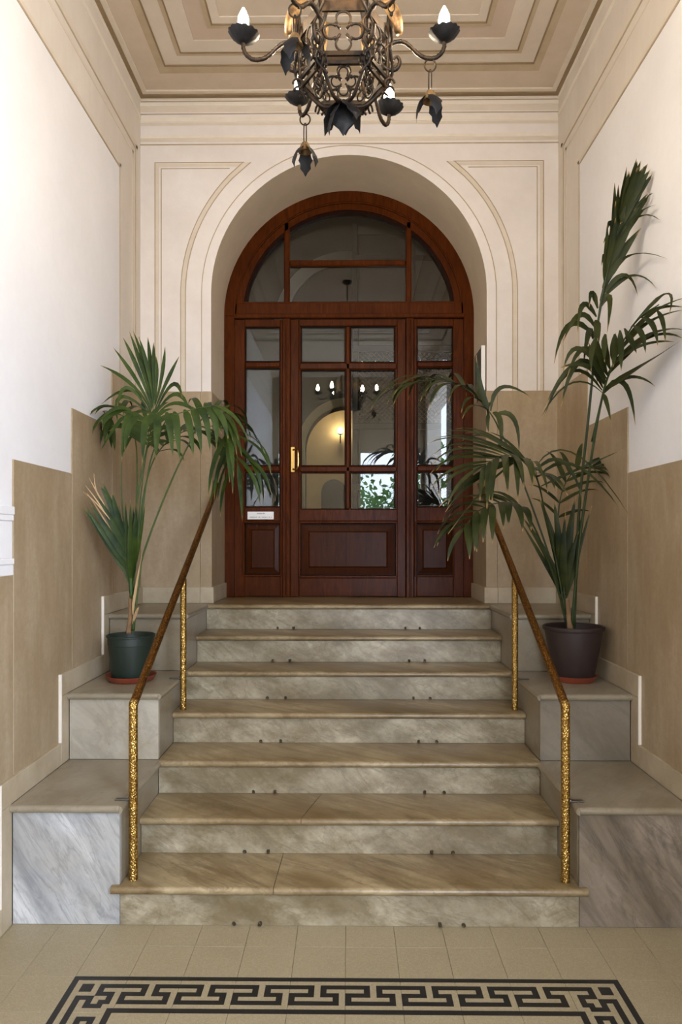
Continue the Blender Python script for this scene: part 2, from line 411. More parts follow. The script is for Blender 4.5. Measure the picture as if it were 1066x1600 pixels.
# ------------------------------------------------------------------ walls
def side_wall(sg, name, label):
    b = MB(); E0 = ENT_Y
    if sg < 0: b.box(sg * WX, sg * (WX + 0.25), ENT_Y - 0.2, BACK, -0.1, CEIL + 0.3)
    else:
        E0 = CO1 + .05
        b.box(WX, WX + 0.25, CO1, BACK, -0.1, CEIL + 0.3); b.box(WX, WX + .25, ENT_Y - .2, CO0, -.1, CEIL + .3); b.box(WX, WX + .25, CO0, CO1, COZ, CEIL + .3); b.box(WX, WX + .25, CO0, CO1, -.1, CZ0)
    w = b.build(name, M['band']); tag(w, label, 'wall', kind='structure')
    fx = lambda a, c, d: (sg * (WX - d), a, c)
    # white painted field with a stepped lower edge
    ys = [2.935, 3.56, 4.165]
    poly = [(E0, 1.43), (ys[0], 1.43), (ys[0], 1.912), (ys[1], 1.912), (ys[1], 2.242), (ys[2], 2.242), (ys[2], DT), (4.317, DT), (4.317, 3.85), (E0, 3.85)]
    MB().prism(poly, fx, -0.01, 0.0015).build('painted_field', M['white'], w)
    # painted mouldings round the field
    def lines(rs, mat, nm):
        q = MB()
        for (a0, a1, c0, c1, d) in rs: q.prism([(a0, c0), (a1, c0), (a1, c1), (a0, c1)], fx, -0.01, d)
        q.build(nm, M[mat], w)
    lines([(4.317, 4.325, DT, 3.862, .004), (E0, 4.325, 3.852, 3.862, .004), (4.64, 4.648, DT, 4.152, .003), (E0, 4.648, 4.145, 4.153, .003)], 'line', 'painted_line')
    lines([(4.328, 4.352, DT, 3.885, .002), (4.575, 4.60, DT, 4.105, .002), (4.655, 4.69, DT, 4.18, .002), (E0, 4.352, 3.867, 3.888, .002), (E0, 4.60, 4.085, 4.105, .002), (E0, 4.69, 4.16, 4.195, .002)], 'line2', 'painted_band')
    lines([(E0, BACK, 4.40, 4.43, .004), (E0, BACK, 4.52, 4.55, .006)], 'line3', 'painted_highlight')
    # stone dado panels
    for (a0, a1, t) in ((E0, ys[0], 1.43), (ys[0], ys[1], 1.912), (ys[1], ys[2], 2.242), (ys[2], BACK, DT)):
        MB().box(sg * (WX + .01), sg * (WX - 0.008), a0 + .001, a1 - .001, 0.0, t, 0.0015).build('dado_panel', M['dado'], w)
    # moulded rail that ends at the first dado step
    for (c0, c1, d) in ((1.43, 1.475, .010), (1.475, 1.50, .014), (1.50, 1.655, .006), (1.655, 1.68, .012), (1.68, 1.715, .016)):
        MB().box(sg * WX, sg * (WX - d), E0 + .01, ys[0] - .004, c0, c1, 0.003).build('dado_rail', M['white'], w)
    # stepped stone skirting
    h = 0.105; zs = (0.0,) + zP; yy = [E0 + .01] + [y + 0.026 for y in yP] + [BACK]
    for k in range(4):
        a0 = yy[k] if k == 0 else yy[k] - h + 0.012
        a1 = yy[k + 1] - h + 0.012 if k < 3 else BACK
        MB().box(sg * WX, sg * (WX - 0.02), a0, a1 - .0008, zs[k] + .0005, zs[k] + h, 0.002).build('skirting_slab', M['skirt'], w)
        if k < 3:
            MB().box(sg * WX, sg * (WX - 0.02), a1, yy[k + 1] - .0008 if k < 3 else a1, zs[k] + .0005, zs[k + 1] - .0005, 0.002).build('skirting_slab', M['skirt'], w)
            MB().box(sg * WX, sg * (WX - 0.021), a1 - 0.004, a1 + 0.006, zs[k] + h + .002, zs[k + 1] + h, 0.001).build('skirting_lit_edge', M['line3'], w)  # pale strip paints the light on the skirting's exposed end
    return w
side_wall(-1, 'wall_left', 'left side wall with white painted field above stepped beige dado')
side_wall(1, 'wall_right', 'right side wall with white painted field above stepped beige dado')

# back wall with the arched opening
TH = 0.62; NA = 48; ZTOP = 5.6; LCEIL = 5.4
def arch_pts(r, z0, n=NA):
    return [(-r, z0)] + [(r * -math.cos(PI * k / n), AZ + r * math.sin(PI * k / n)) for k in range(n + 1)] + [(r, z0)]
bk = MB(); inner = arch_pts(AR, 0.0)
def outer_of(p):
    x, z = p
    if z <= AZ + 1e-6: return (math.copysign(WX + 0.6, x), z)
    dx, dz = x, z - AZ
    s = min((WX + .6) / abs(dx) if abs(dx) > 1e-6 else 1e9, (ZTOP - AZ) / dz)
    return (dx * s, AZ + dz * s)
outr = [outer_of(p) for p in inner]
# rectangle corners need their own vertices
for Yw, flip in ((BACK, False), (BACK + TH, True)):
    for k in range(len(inner) - 1):
        a, b2 = inner[k], inner[k + 1]; c, d = outr[k + 1], outr[k]
        quad = [(a[0], Yw, a[1]), (b2[0], Yw, b2[1]), (c[0], Yw, c[1]), (d[0], Yw, d[1])]
        bk.add(quad, [(0, 1, 2, 3)])
        if abs(abs(d[0]) - (WX + .6)) < 1e-6 and abs(c[1] - ZTOP) < 1e-6 or abs(abs(c[0]) - (WX + .6)) < 1e-6 and abs(d[1] - ZTOP) < 1e-6:
            cx = math.copysign(WX + .6, d[0] + c[0])
            bk.add([(d[0], Yw, d[1]), (c[0], Yw, c[1]), (cx, Yw, ZTOP)], [(0, 1, 2)])
wb = bk.build('wall_back', M['plaster']); tag(wb, 'cream back wall with round arched doorway and painted mouldings', 'wall', kind='structure')
rv = MB()
for k in range(len(inner) - 1):
    a, b2 = inner[k], inner[k + 1]
    rv.add([(a[0], BACK, a[1]), (b2[0], BACK, b2[1]), (b2[0], BACK + TH, b2[1]), (a[0], BACK + TH, a[1])], [(0, 1, 2, 3)])
rv.build('arch_reveal', M['reveal'], wb, smooth=True)
fb = lambda a, c, d: (a, BACK - d, c)
def arc_band(q, r0, r1, z0, d, k0=0, k1=NA, legs=True):
    """a flat band along the arch between two radii, standing d proud of the wall"""
    def run(r):     # a partial run stops at the panel's top line
        ks = list(range(k0, k1 + 1)); e = NA * math.asin(min(1, (4.112 - AZ) / r)) / PI
        if k1 < NA: ks = [k for k in range(0, k1)] + [e]
        if k0 > 0: ks = [NA - e] + [k for k in range(k0 + 1, NA + 1)]
        return [(r * -math.cos(PI * k / NA), AZ + r * math.sin(PI * k / NA)) for k in ks]
    A, B = run(r0), run(r1)
    if legs and k0 == 0: A = [(-r0, z0)] + A; B = [(-r1, z0)] + B
    if legs and k1 == NA: A = A + [(r0, z0)]; B = B + [(r1, z0)]
    n = len(A)
    vs = [fb(a, c, d) for a, c in A] + [fb(a, c, d) for a, c in B] + [fb(a, c, 0) for a, c in A] + [fb(a, c, 0) for a, c in B]
    fs = []
    for k in range(n - 1):
        fs += [(k, k + 1, n + k + 1, n + k), (k, 2 * n + k, 2 * n + k + 1, k + 1), (n + k, n + k + 1, 3 * n + k + 1, 3 * n + k)]
    q.add(vs, fs)
def strip(q, x0, x1, z0, z1, d): q.prism([(x0, z0), (x1, z0), (x1, z1), (x0, z1)], fb, 0.0, d)
q = MB()
for z in (4.520, 4.435, 4.230): strip(q, -WX, WX, z, z + .007, .003)
arc_band(q, 0.985, 0.990, DT, .003)
for r in (1.094, 1.126): arc_band(q, r, r + .005, DT, .003, 0, 13); arc_band(q, r, r + .005, DT, .003, NA - 13, NA)
for sg in (-1, 1):
    for x, z in ((1.304, 4.110), (1.262, 4.070)):
        q.prism([(sg * x, DT), (sg * (x - .005), DT), (sg * (x - .005), z), (sg * x, z)], fb, 0, .003)
        xe = 0.70 if z > 4.09 else 0.80
        q.prism([(sg * x, z), (sg * xe, z), (sg * xe, z + .005), (sg * x, z + .005)], fb, 0, .003)
q.build('painted_line', M['line'], wb)
q = MB()
for z, h in ((4.452, .034), (4.362, .018), (4.252, .02)): strip(q, -WX, WX, z, z + h, .002)
arc_band(q, 1.10, 1.124, DT, .002, 0, 13); arc_band(q, 1.10, 1.124, DT, .002, NA - 13, NA)
for sg in (-1, 1):
    q.prism([(sg * 1.298, DT), (sg * 1.278, DT), (sg * 1.278, 4.085), (sg * 1.298, 4.105)], fb, 0, .002)
    q.prism([(sg * 1.298, 4.105), (sg * .71, 4.105), (sg * .74, 4.085), (sg * 1.278, 4.085)], fb, 0, .002)
q.build('painted_band', M['line2'], wb)
q = MB()
for z, h, d in ((4.535, .028, .012), (4.490, .026, .006), (4.385, .03, .004), (4.275, .02, .004)): strip(q, -WX, WX, z, z + h, d)
q.build('painted_highlight', M['line3'], wb)
for sg in (-1, 1):
    MB().box(sg * (AR + .07), sg * WX, BACK - 0.006, BACK + .01, LZ, DT, .0015).build('dado_panel', M['dado'], wb)
    MB().box(sg * (AR - .006), sg * (AR + .069), BACK - 0.006, BACK + .01, LZ, DT, .0015).build('dado_panel', M['dado'], wb)
    MB().box(sg * (AR - .006), sg * (AR + .01), BACK + .0105, DOOR + .01, LZ, DT, .0015).build('dado_panel', M['dado'], wb)
    MB().box(sg * (AR + .0705), sg * (WX - .0205), BACK - 0.022, BACK, LZ + .0005, LZ + .108, .002).build('skirting_slab', M['skirt'], wb)
    MB().box(sg * (AR - .02), sg * (AR + .0695), BACK - 0.022, BACK, LZ + .0005, LZ + .108, .002).build('skirting_slab', M['skirt'], wb)
    MB().box(sg * (AR - .02), sg * (AR + .0), BACK + .0005, DOOR + .01, LZ + .0005, LZ + .108, .002).build('skirting_slab', M['skirt'], wb)

# ceiling with stepped painted frames
ce = MB(); ce.box(-WX - .2, WX + .2, ENT_Y - .2, BACK, CEIL, CEIL + .25)
ceil = ce.build('ceiling', M['ceil_a']); tag(ceil, 'flat cream plaster ceiling with nested rectangular mouldings', 'ceiling', kind='structure')
CY0, CY1 = 0.04, BACK
def ring(dx, dy, w, mat, d, nm='ceiling_moulding', wy=None):
    """rectangular frame whose outer edge lies dx, dy from the walls"""
    wy = wy or w
    x0, x1, y0, y1 = -WX + dx, WX - dx, CY0 + dy, CY1 - dy
    q = MB(); e = .0
    q.prism([(x0, y0), (x1, y0), (x1 - w, y0 + wy), (x0 + w, y0 + wy)], lambda a, b, z: (a, b, z), CEIL - d, CEIL + .01)
    q.prism([(x0, y1), (x1, y1), (x1 - w, y1 - wy), (x0 + w, y1 - wy)], lambda a, b, z: (a, b, z), CEIL - d, CEIL + .01)
    q.prism([(x0, y0), (x0, y1), (x0 + w, y1 - wy), (x0 + w, y0 + wy)], lambda a, b, z: (a, b, z), CEIL - d, CEIL + .01)
    q.prism([(x1, y0), (x1, y1), (x1 - w, y1 - wy), (x1 - w, y0 + wy)], lambda a, b, z: (a, b, z), CEIL - d, CEIL + .01)
    return q.build(nm, M[mat], ceil)
ring(0.0, 0.0, .03, 'cline', .028, wy=.045)
ring(.03, .045, .03, 'cpale', .020)
ring(.06, .075, .135, 'ceil_a', .010, wy=.165)
ring(.195, .24, .045, 'cband', .011, wy=.065)
ring(.24, .305, .008, 'cline', .013)
ring(.248, .313, .095, 'ceil_b', .005, wy=.085)
ring(.343, .398, .024, 'cband', .008)
ring(.367, .422, .008, 'cline', .011)
ring(.375, .43, .10, 'ceil_b', .007)
ring(.475, .53, .10, 'ceil_c', .003)
ring(.575, .63, .028, 'cband', .009)
ring(.603, .658, .008, 'cline', .012)
ring(.611, .666, .05, 'ceil_b', .006)

# entrance wall behind the camera
en = MB()
en.box(-WX, EX0, ENT_Y - .2, ENT_Y, 0, CEIL); en.box(EX1, WX, ENT_Y - .2, ENT_Y, 0, CEIL); en.box(EX0, EX1, ENT_Y - .2, ENT_Y, EZ1, CEIL)
tag(en.build('wall_front', M['dado']), 'brown street wall with open entrance behind the viewer', 'wall', kind='structure')

# ------------------------------------------------------------------ staircase
st = empty('staircase', 'flight of seven worn grey-beige marble steps up to door', 'staircase', loc=(0, Y1, 0))
def at(o):   # keep world coordinates when parented to a placed Empty
    o.matrix_parent_inverse = Matrix.Translation(-Vector(o.parent.location)); return o
def nose_profile(y0, y1, zt, th=0.032, n=6):
    """slab section with a half-round front"""
    r = th / 2
    return [(y1, zt - th), (y1, zt)] + [(y0 + r - r * math.sin(PI * k / n), zt - r + r * math.cos(PI * k / n)) for k in range(n + 1)]
def slab(x0, x1, y0, y1, zt, th=0.032):
    return MB().prism(nose_profile(y0, y1, zt, th), lambda a, b, d: (d, a, b), x0, x1)
def cut_slab(x0, x1, y0, y1, zt, xa, xb, side):
    """the part of a tread left or right of a slanted crack (xa at the front, xb at the back)"""
    prof = nose_profile(y0, y1, zt)
    xc = lambda y: xa + (xb - xa) * (y - y0) / (y1 - y0)
    vs = []; n = len(prof)
    for (y, z) in prof: vs.append((x0 if side < 0 else xc(y) + .0012, y, z))
    for (y, z) in prof: vs.append((xc(y) - .0012 if side < 0 else x1, y, z))
    fs = [tuple(range(n))[::-1], tuple(range(n, 2 * n))] + [(i, (i + 1) % n, n + (i + 1) % n, n + i) for i in range(n)]
    return MB().add(vs, fs)
eye_me = MB().tube([(0.009 * math.cos(a), 0, 0.009 * math.sin(a)) for a in [2 * PI * k / 10 for k in range(10)]], 0.003, 5, True).tube([(0, 0.012, 0), (0, 0.0, 0)], 0.005, 6).mesh('rod_eyelet', M['eye'])
hook_me = MB().box(-.008, .008, -.008, .012, -.009, .011, .002).tube([(0, -.006, .0), (0, -.014, .002), (0, -.016, .010)], .003, 5).mesh('rod_hook', M['eye'])
for k in range(1, 8):
    y0 = Y1 + TRD * (k - 1); zt = RIS * k; hw = 0.9365
    y1 = y0 + TRD + 0.03
    if k == 7:
        at(slab(-hw, hw, y0, BACK - .0225, zt).build('tread', M['marble_tread'], st, smooth='edge'))
        at(MB().box(-AR + .021, AR - .021, BACK - .022, DOOR + .13, zt - .04, zt, .001).build('landing_slab', M['marble_tread'], st))
    elif k in (1, 2):
        xa, xb = ((P(427, 1397, y0).x, P(443, 1337, y1).x) if k == 1 else (P(470, 1287, y0).x, P(503, 1245, y1).x))
        for sd in (-1, 1):
            tb = cut_slab(-hw, hw, y0, y1, zt, xa, xb, sd)
            if k == 1: tb.prism(nose_profile(y0, y0 + .0275, zt), lambda a, b, d: (d, a, b), sd * hw, sd * .968)
            at(tb.build('tread', M['marble_tread'], st, smooth='edge'))
    else:
        at(slab(-hw, hw, y0, y1, zt).build('tread', M['marble_tread'], st, smooth='edge'))
    rz = at(MB().box(-.937, .937, y0 + .028, y0 + .05, RIS * (k - 1) + .0004, zt - .0325, .001).build('riser', M['marble_riser'], st))
    for x, me, nm in ((-.468, eye_me, 'rod_eyelet'), (-.362, hook_me, 'rod_hook'), (.372, hook_me, 'rod_hook'), (.468, eye_me, 'rod_eyelet')):
        e = place(me, nm, rz, (x, y0 + .021, RIS * (k - 1) + .010), scale=(.75, .75, .75)); e.rotation_euler.z = random.uniform(-.4, .4)
    # rubble core that carries the slab
    if k < 7: pass

# stepped marble plinths on both sides
names = ['lowest', 'middle', 'top']
PIN = 0.9385
plab = {(-1, 0): 'blue-grey veined low marble plinth at left foot of the stairs', (-1, 1): 'pale marble plinth under the green plant pot', (-1, 2): 'short marble plinth behind the green plant pot by the left pier',
        (1, 0): 'veined low marble plinth with shade in its colour at right foot of the stairs', (1, 1): 'pale marble plinth with shade in its colour under the brown plant pot', (1, 2): 'short marble plinth behind the brown plant pot by the right pier'}
for sg in (-1, 1):
    for k in range(3):
        yf = yP[k] + 0.028; ye = (yP[k + 1] + 0.0275) if k < 2 else BACK - .0225
        zb = 0.0 if k == 0 else zP[k - 1]; zt = zP[k]
        r = empty('marble_plinth', plab[(sg, k)], 'plinth', 'stepped plinths beside the stairs', loc=(sg * 1.16, (yf + ye) / 2, zb))
        fm = ('marble_blue' if sg < 0 else 'marble_shaded') if k == 0 else ('marble_pale' if (k == 1 and sg < 0) else 'marble_pale_shaded' if k == 1 else 'marble_top')
        X0, X1 = sg * PIN, sg * 1.379
        at(MB().box(X0, X1, yf, yf + .024, zb + .0006, zt - .0325, .0015).build('front_slab', M[fm], r))
        at(MB().box(X0, sg * (PIN + .024), yf + .0245, ye - .001, zb + .0006 if k == 0 else zb - .0, zt - .0325, .0015).build('side_slab', M['marble_top'], r))
        # top slab: half-round front and inner edges
        prof = nose_profile(yP[k], ye - .0005, zt)
        t = MB().prism(prof, lambda a, b, d: (d, a, b), sg * (PIN - .004), X1)
        rr = .016; n = 6
        inn = [(sg * (PIN - .0045), zt), ] + [(sg * (PIN - .0045 - rr * math.sin(PI * j / n)), zt - rr + rr * math.cos(PI * j / n)) for j in range(n + 1)] + [(sg * (PIN - .0045), zt - 2 * rr)]
        t.prism(inn[1:-1], lambda a, b, d: (a, d, b), yP[k] + .004, Y1 + TRD * (2 * k + 2) - .001)
        at(t.build('top_slab', M['marble_top'], r, smooth='edge'))

# ------------------------------------------------------------------ door set in the arch
door = empty('door_1', 'dark red-brown wooden arched door set with glazed fanlight and side lights', 'door', kind='structure', loc=(0, DOOR, LZ))
K = DOOR / F
dX = lambda px: P(px, HOR, DOOR).x
dZ = lambda py: CAMZ + (HOR - py) * K
def dbox(b, px0, px1, py0, py1, f=0.0, th=0.05, bev=0.004):
    return b.box(dX(px0), dX(px1), DOOR + f, DOOR + f + th, dZ(py1), dZ(py0), bev)
CXD = (dX(350.5) + dX(741)) / 2
ZC = AZ + .004
def ring_sector(b, r0, r1, y0, y1, a0=0.0, a1=PI, n=40):
    vs = []
    for k in range(n + 1):
        a = a0 + (a1 - a0) * k / n; c, s_ = -math.cos(a), math.sin(a)
        for r in (r0, r1):
            for y in (y0, y1): vs.append((CXD + r * c, y, ZC + r * s_))
    fs = []
    for k in range(n):
        o = 4 * k; p = o + 4
        fs += [(o, p, p + 1, o + 1), (o + 2, o + 3, p + 3, p + 2), (o, o + 2, p + 2, p), (o + 1, p + 1, p + 3, o + 3)]
    fs += [(0, 1, 3, 2), (4 * n, 4 * n + 2, 4 * n + 3, 4 * n + 1)]
    return b.add(vs, fs)
RO = AR - .001; RI = 0.765
b = MB(); ring_sector(b, .845, RO, DOOR - .02, DOOR + .08)
for sg in (-1, 1): b.box(CXD + sg * RO, CXD + sg * .848, DOOR - .02, DOOR + .08, LZ, ZC, .003)
at(b.build('arch_frame', M['wood'], door, smooth='edge'))
b = MB(); ring_sector(b, .79, .8445, DOOR + .0, DOOR + .07); ring_sector(b, .835, .8448, DOOR - .012, DOOR + .0)
at(b.build('arch_moulding', M['wood'], door, smooth='edge'))
b = MB(); ring_sector(b, RI, .79, DOOR + .012, DOOR + .06, 0.10, PI - .10)
at(b.build('shaded_bead', M['wood_dark'], door, smooth='edge'))
b = MB(); dbox(b, 366, 726, 474, 493, -.012, .09); dbox(b, 366, 726, 491, 498, -.024, .03, .006); dbox(b, 380, 712, 471, 475, -.002, .05)
at(b.build('transom_rail', M['wood'], door))
for (x0, x1) in ((443.5, 452.5), (634.5, 643.5)):
    b = MB(); dbox(b, x0, x1, 346, 474, .0, .05, .008); at(b.build('fanlight_mullion', M['wood'], door))
b = MB(); dbox(b, 452.5, 634.5, 405.5, 415, .002, .046, .008); at(b.build('fanlight_bar', M['wood'], door))
# fanlight panes, cut to the arc
def arc_pane(x0, x1, z0, z1):
    top = []
    n = 14
    for k in range(n + 1):
        x = x0 + (x1 - x0) * k / n
        zz = ZC + math.sqrt(max(0, (RI + .006) ** 2 - (x - CXD) ** 2))
        top.append((x, min(z1, max(zz, z0 + .004))))
    poly = [(x0, z0), (x1, z0)] + top[::-1]
    return MB().prism(poly, lambda a, c, d: (a, d, c), DOOR + .026, DOOR + .032)
for (x0, x1, y0, y1) in ((452.5, 634.5, 330, 405.5), (452.5, 634.5, 415, 474), (384, 443.5, 330, 474), (643.5, 704, 330, 474)):
    at(arc_pane(dX(x0), dX(x1), dZ(y1), dZ(y0)).build('pane', M['glass'], door))
# posts between leaf and side lights
for (x0, x1) in ((441.5, 454), (634.5, 647)):
    b = MB(); dbox(b, x0, x1, 498, 934, -.018, .09, .006); dbox(b, x0 + 4.5, x1 - 4.5, 500, 932, -.026, .02, .006)
    at(b.build('post', M['wood'], door))
def bev_pane(px0, px1, py0, py1, f):
    """sheet with a ground bevel along its edges"""
    x0, x1, z0, z1 = dX(px0), dX(px1), dZ(py1), dZ(py0); e = .014
    y0, y1, y2 = DOOR + f, DOOR + f + .0022, DOOR + f + .006
    vs = [(x0 + e, y0, z0 + e), (x1 - e, y0, z0 + e), (x1 - e, y0, z1 - e), (x0 + e, y0, z1 - e), (x0, y1, z0), (x1, y1, z0), (x1, y1, z1), (x0, y1, z1), (x0, y2, z0), (x1, y2, z0), (x1, y2, z1), (x0, y2, z1)]
    fs = [(0, 1, 2, 3), (11, 10, 9, 8)] + [(k, 4 + k, 4 + (k + 1) % 4, (k + 1) % 4) for k in range(4)] + [(4 + k, 8 + k, 8 + (k + 1) % 4, 4 + (k + 1) % 4) for k in range(4)]
    return MB().add(vs, fs)
def panelled(parent, x0, x1, y0, y1, m, f):
    """raised and fielded wooden panel"""
    b = MB(); dbox(b, x0, x1, y0, y1, f + .03, .02, .002); o = at2(b.build('lower_panel', M['wood_dark'], parent))
    b = MB(); fx = m
    X0, X1, Z0, Z1 = dX(x0 + 2), dX(x1 - 2), dZ(y1 - 2), dZ(y0 + 2); e = m * K
    ya, yb = DOOR + f + .030, DOOR + f + .014
    vs = [(X0, ya, Z0), (X1, ya, Z0), (X1, ya, Z1), (X0, ya, Z1), (X0 + e * .8, yb + .008, Z0 + e * .8), (X1 - e * .8, yb + .008, Z0 + e * .8), (X1 - e * .8, yb + .008, Z1 - e * .8), (X0 + e * .8, yb + .008, Z1 - e * .8),
          (X0 + e, yb, Z0 + e), (X1 - e, yb, Z0 + e), (X1 - e, yb, Z1 - e), (X0 + e, yb, Z1 - e)]
    fs = [(8, 9, 10, 11)] + [(k, (k + 1) % 4, 4 + (k + 1) % 4, 4 + k) for k in range(4)] + [(4 + k, 4 + (k + 1) % 4, 8 + (k + 1) % 4, 8 + k) for k in range(4)]
    b.add(vs, fs); at2(b.build('panel_field', M['wood2'], parent))
def at2(o):
    return o      # the parent part already sits in world coordinates
def bead(parent, x0, x1, y0, y1, t=1.5):
    b = MB()
    for r in ((x0, x1, y0, y0 + t), (x0, x1, y1 - t, y1), (x0, x0 + t, y0 + t, y1 - t), (x1 - t, x1, y0 + t, y1 - t)): dbox(b, *r, .010, .011, .002)
    at2(b.build('shaded_bead', M['wood_dark'], parent))  # dark strips put crease shade round each pane
# door leaf
b = MB()
for r in ((454, 467, 498.5, 933), (621, 634, 498.5, 933)): dbox(b, *r, 0, .05)
for r in ((467, 621, 498.5, 509), (467, 621, 796, 814), (467, 621, 903, 932)): dbox(b, *r, 0, .05)
for r in ((540, 547.5, 509, 796), (467, 621, 566, 577.5), (467, 621, 728, 738)): dbox(b, *r, .004, .042, .010)
for (x0, x1) in ((467, 470), (618, 621)): dbox(b, x0, x1, 509, 796, .010, .04, .003)
dbox(b, 466, 622, 814, 818, -.006, .03, .006); dbox(b, 466, 622, 899, 903.5, -.006, .03, .006)
dbox(b, 466, 470, 814, 903, -.006, .03, .006); dbox(b, 618, 622, 814, 903, -.006, .03, .006)
leaf = at(b.build('door_leaf', M['wood'], door))
for (x0, x1) in ((470, 540), (547.5, 618)):
    for (y0, y1) in ((509, 566), (577.5, 728), (738, 796)):
        at2(bev_pane(x0, x1, y0, y1, .022).build('pane', M['glass'], leaf)); bead(leaf, x0, x1, y0, y1)
panelled(leaf, 470, 618, 818, 899, 12, 0.0)
b = MB(); dbox(b, 540.6, 541.4, 832, 885, .0132, .004, 0); at2(b.build('board_joint', M['wood_dark'], leaf))
hb = MB(); hb.tube(catmull([P(458, 703, DOOR - .004), P(463, 702, DOOR - .03), P(465.5, 706, DOOR - .05), P(466, 718, DOOR - .052), P(465.5, 730, DOOR - .05), P(463, 734, DOOR - .03), P(458, 733, DOOR - .004)], 5), .0065, 8)
hb.box(dX(454.5), dX(461), DOOR - .006, DOOR, dZ(738), dZ(698), .003)
for y in (712, 724): hb.lathe([(0, -.006), (.010, -.006), (.010, .006), (0, .006)], P(466, y, DOOR - .052), 10)
at2(hb.build('handle', M['brass_plain'], leaf, smooth='edge', label='brass pull handle'))
# side lights
for (a0, a1, g0, g1) in ((366, 441.5, 382.5, 438), (647, 725, 651.5, 708.5)):
    b = MB()
    dbox(b, a0, g0, 498.5, 933, 0, .05); dbox(b, g1, a1, 498.5, 933, 0, .05)
    for (y0, y1) in ((498.5, 510), (792.5, 814), (901, 932)): dbox(b, g0, g1, y0, y1, 0, .05)
    for (y0, y1) in ((564.5, 574), (727.5, 737)): dbox(b, g0, g1, y0, y1, .004, .042, .010)
    dbox(b, g0 - 3, g1 + 1, 814, 817.5, -.006, .03, .006); dbox(b, g0 - 3, g1 + 1, 898, 901.5, -.006, .03, .006)
    dbox(b, g0 - 3.5, g0, 814, 901, -.006, .03, .006); dbox(b, g1 - 1, g1 + 2, 814, 901, -.006, .03, .006)
    sl = at(b.build('side_light', M['wood'], door))
    for (y0, y1) in ((510, 564.5), (574, 727.5), (737, 792.5)): at2(bev_pane(g0, g1, y0, y1, .022).build('pane', M['glass'], sl)); bead(sl, g0, g1, y0, y1)
    panelled(sl, g0, g1, 818, 898, 9, 0.0)
b = MB(); b.box(dX(387), dX(428), DOOR - .006, DOOR + .001, dZ(811.5), dZ(799.5), .001)
plq = at(b.build('nameplate', M['paper'], door, label='small white plate with two lines of faint grey lettering'))
b = MB(); random.seed(3)
for (x0, x1, y, h) in ((402, 414, 802.2, 2.2), (390.5, 425, 808, 1.5)):
    x = x0
    while x < x1:
        w = random.uniform(.5, 1.1); b.box(dX(x), dX(min(x + w, x1)), DOOR - .0066, DOOR - .0058, dZ(y + h / 2), dZ(y - h / 2 * random.uniform(.5, 1))); x += w + random.uniform(.3, .6) + (1.2 if random.random() < .15 else 0)
at2(b.build('lettering', M['ink'], plq))

# intercom box on the right jamb
JX = AR - .0065
ib = empty('intercom_box', 'flat dark grille box with white edge on right jamb of the arch', 'intercom', loc=(JX, 4.9, 2.58))
at(MB().box(JX - .022, JX, 4.79, 5.06, 2.585, 2.885, .003).build('case', M['blackmetal'], ib))
at(MB().box(JX - .027, JX, 4.778, 4.789, 2.585, 2.885, .002).build('edge_strip', M['whiteedge'], ib))
g = MB()
for k in range(11): g.box(JX - .026, JX - .0215, 4.80 + k * .024, 4.808 + k * .024, 2.60, 2.87)
at(g.build('grille', M['steel'], ib))

# ------------------------------------------------------------------ brass handrails
def handrail(sg, label):
    r = empty('handrail', label, 'handrail', 'brass handrails of the stairs', loc=(sg * .896, 2.95, RIS))
    x = sg * .896; R = .0185; yb = 2.945; zb = .887; ye = 4.86; ze = zb + (RIS / TRD) * (ye - yb)
    zr = lambda y: zb + (RIS / TRD) * (y - yb)
    at(MB().tube([(x, yb, RIS + .001), (x, yb, zb - .004)], R, 20).build('post', M['brass'], r, smooth='edge'))
    at(MB().tube([(x, yb, zb - .004), (x, yb, zb + .002), (x, yb + .004, zb + .008), (x, yb + .012, zb + .0125)], R * 1.03, 20).build('elbow', M['brass'], r, smooth='edge'))
    at(MB().tube([(x, yb + .008, zb + .010), (x, ye, ze)], R, 20).build('rail', M['brass_worn_shaded'], r, smooth='edge'))
    at(MB().tube([(x, ye - .02, ze - .01), (sg * (JX - .001), ye - .02, ze - .01)], R * .7, 14).tube([(sg * (JX - .008), ye - .02, ze - .01), (sg * (JX - .0005), ye - .02, ze - .01)], R * 1.7, 18).build('wall_bracket', M['brass_worn_shaded'], r, smooth='edge'))
    yp = 3.838
    at(MB().tube([(x, yp, 4 * RIS + .001), (x, yp, zr(yp) - .016)], R * .92, 20).build('post', M['brass'], r, smooth='edge'))
    for (y, z) in ((yb, zP[0]), (yp, zP[1])):
        b = MB(); b.box(x + sg * .012, x + sg * .075, y - .012, y + .012, z + .0008, z + .006, .002)
        b.tube([(x + sg * .012, y, z + .003), (x + sg * .022, y, z + .003)], .008, 8)
        at(b.build('fixing_clip', M['steel'], r))
handrail(-1, 'left hammered brass handrail on two posts beside green plant pot')
handrail(1, 'right hammered brass handrail on two posts beside brown plant pot')

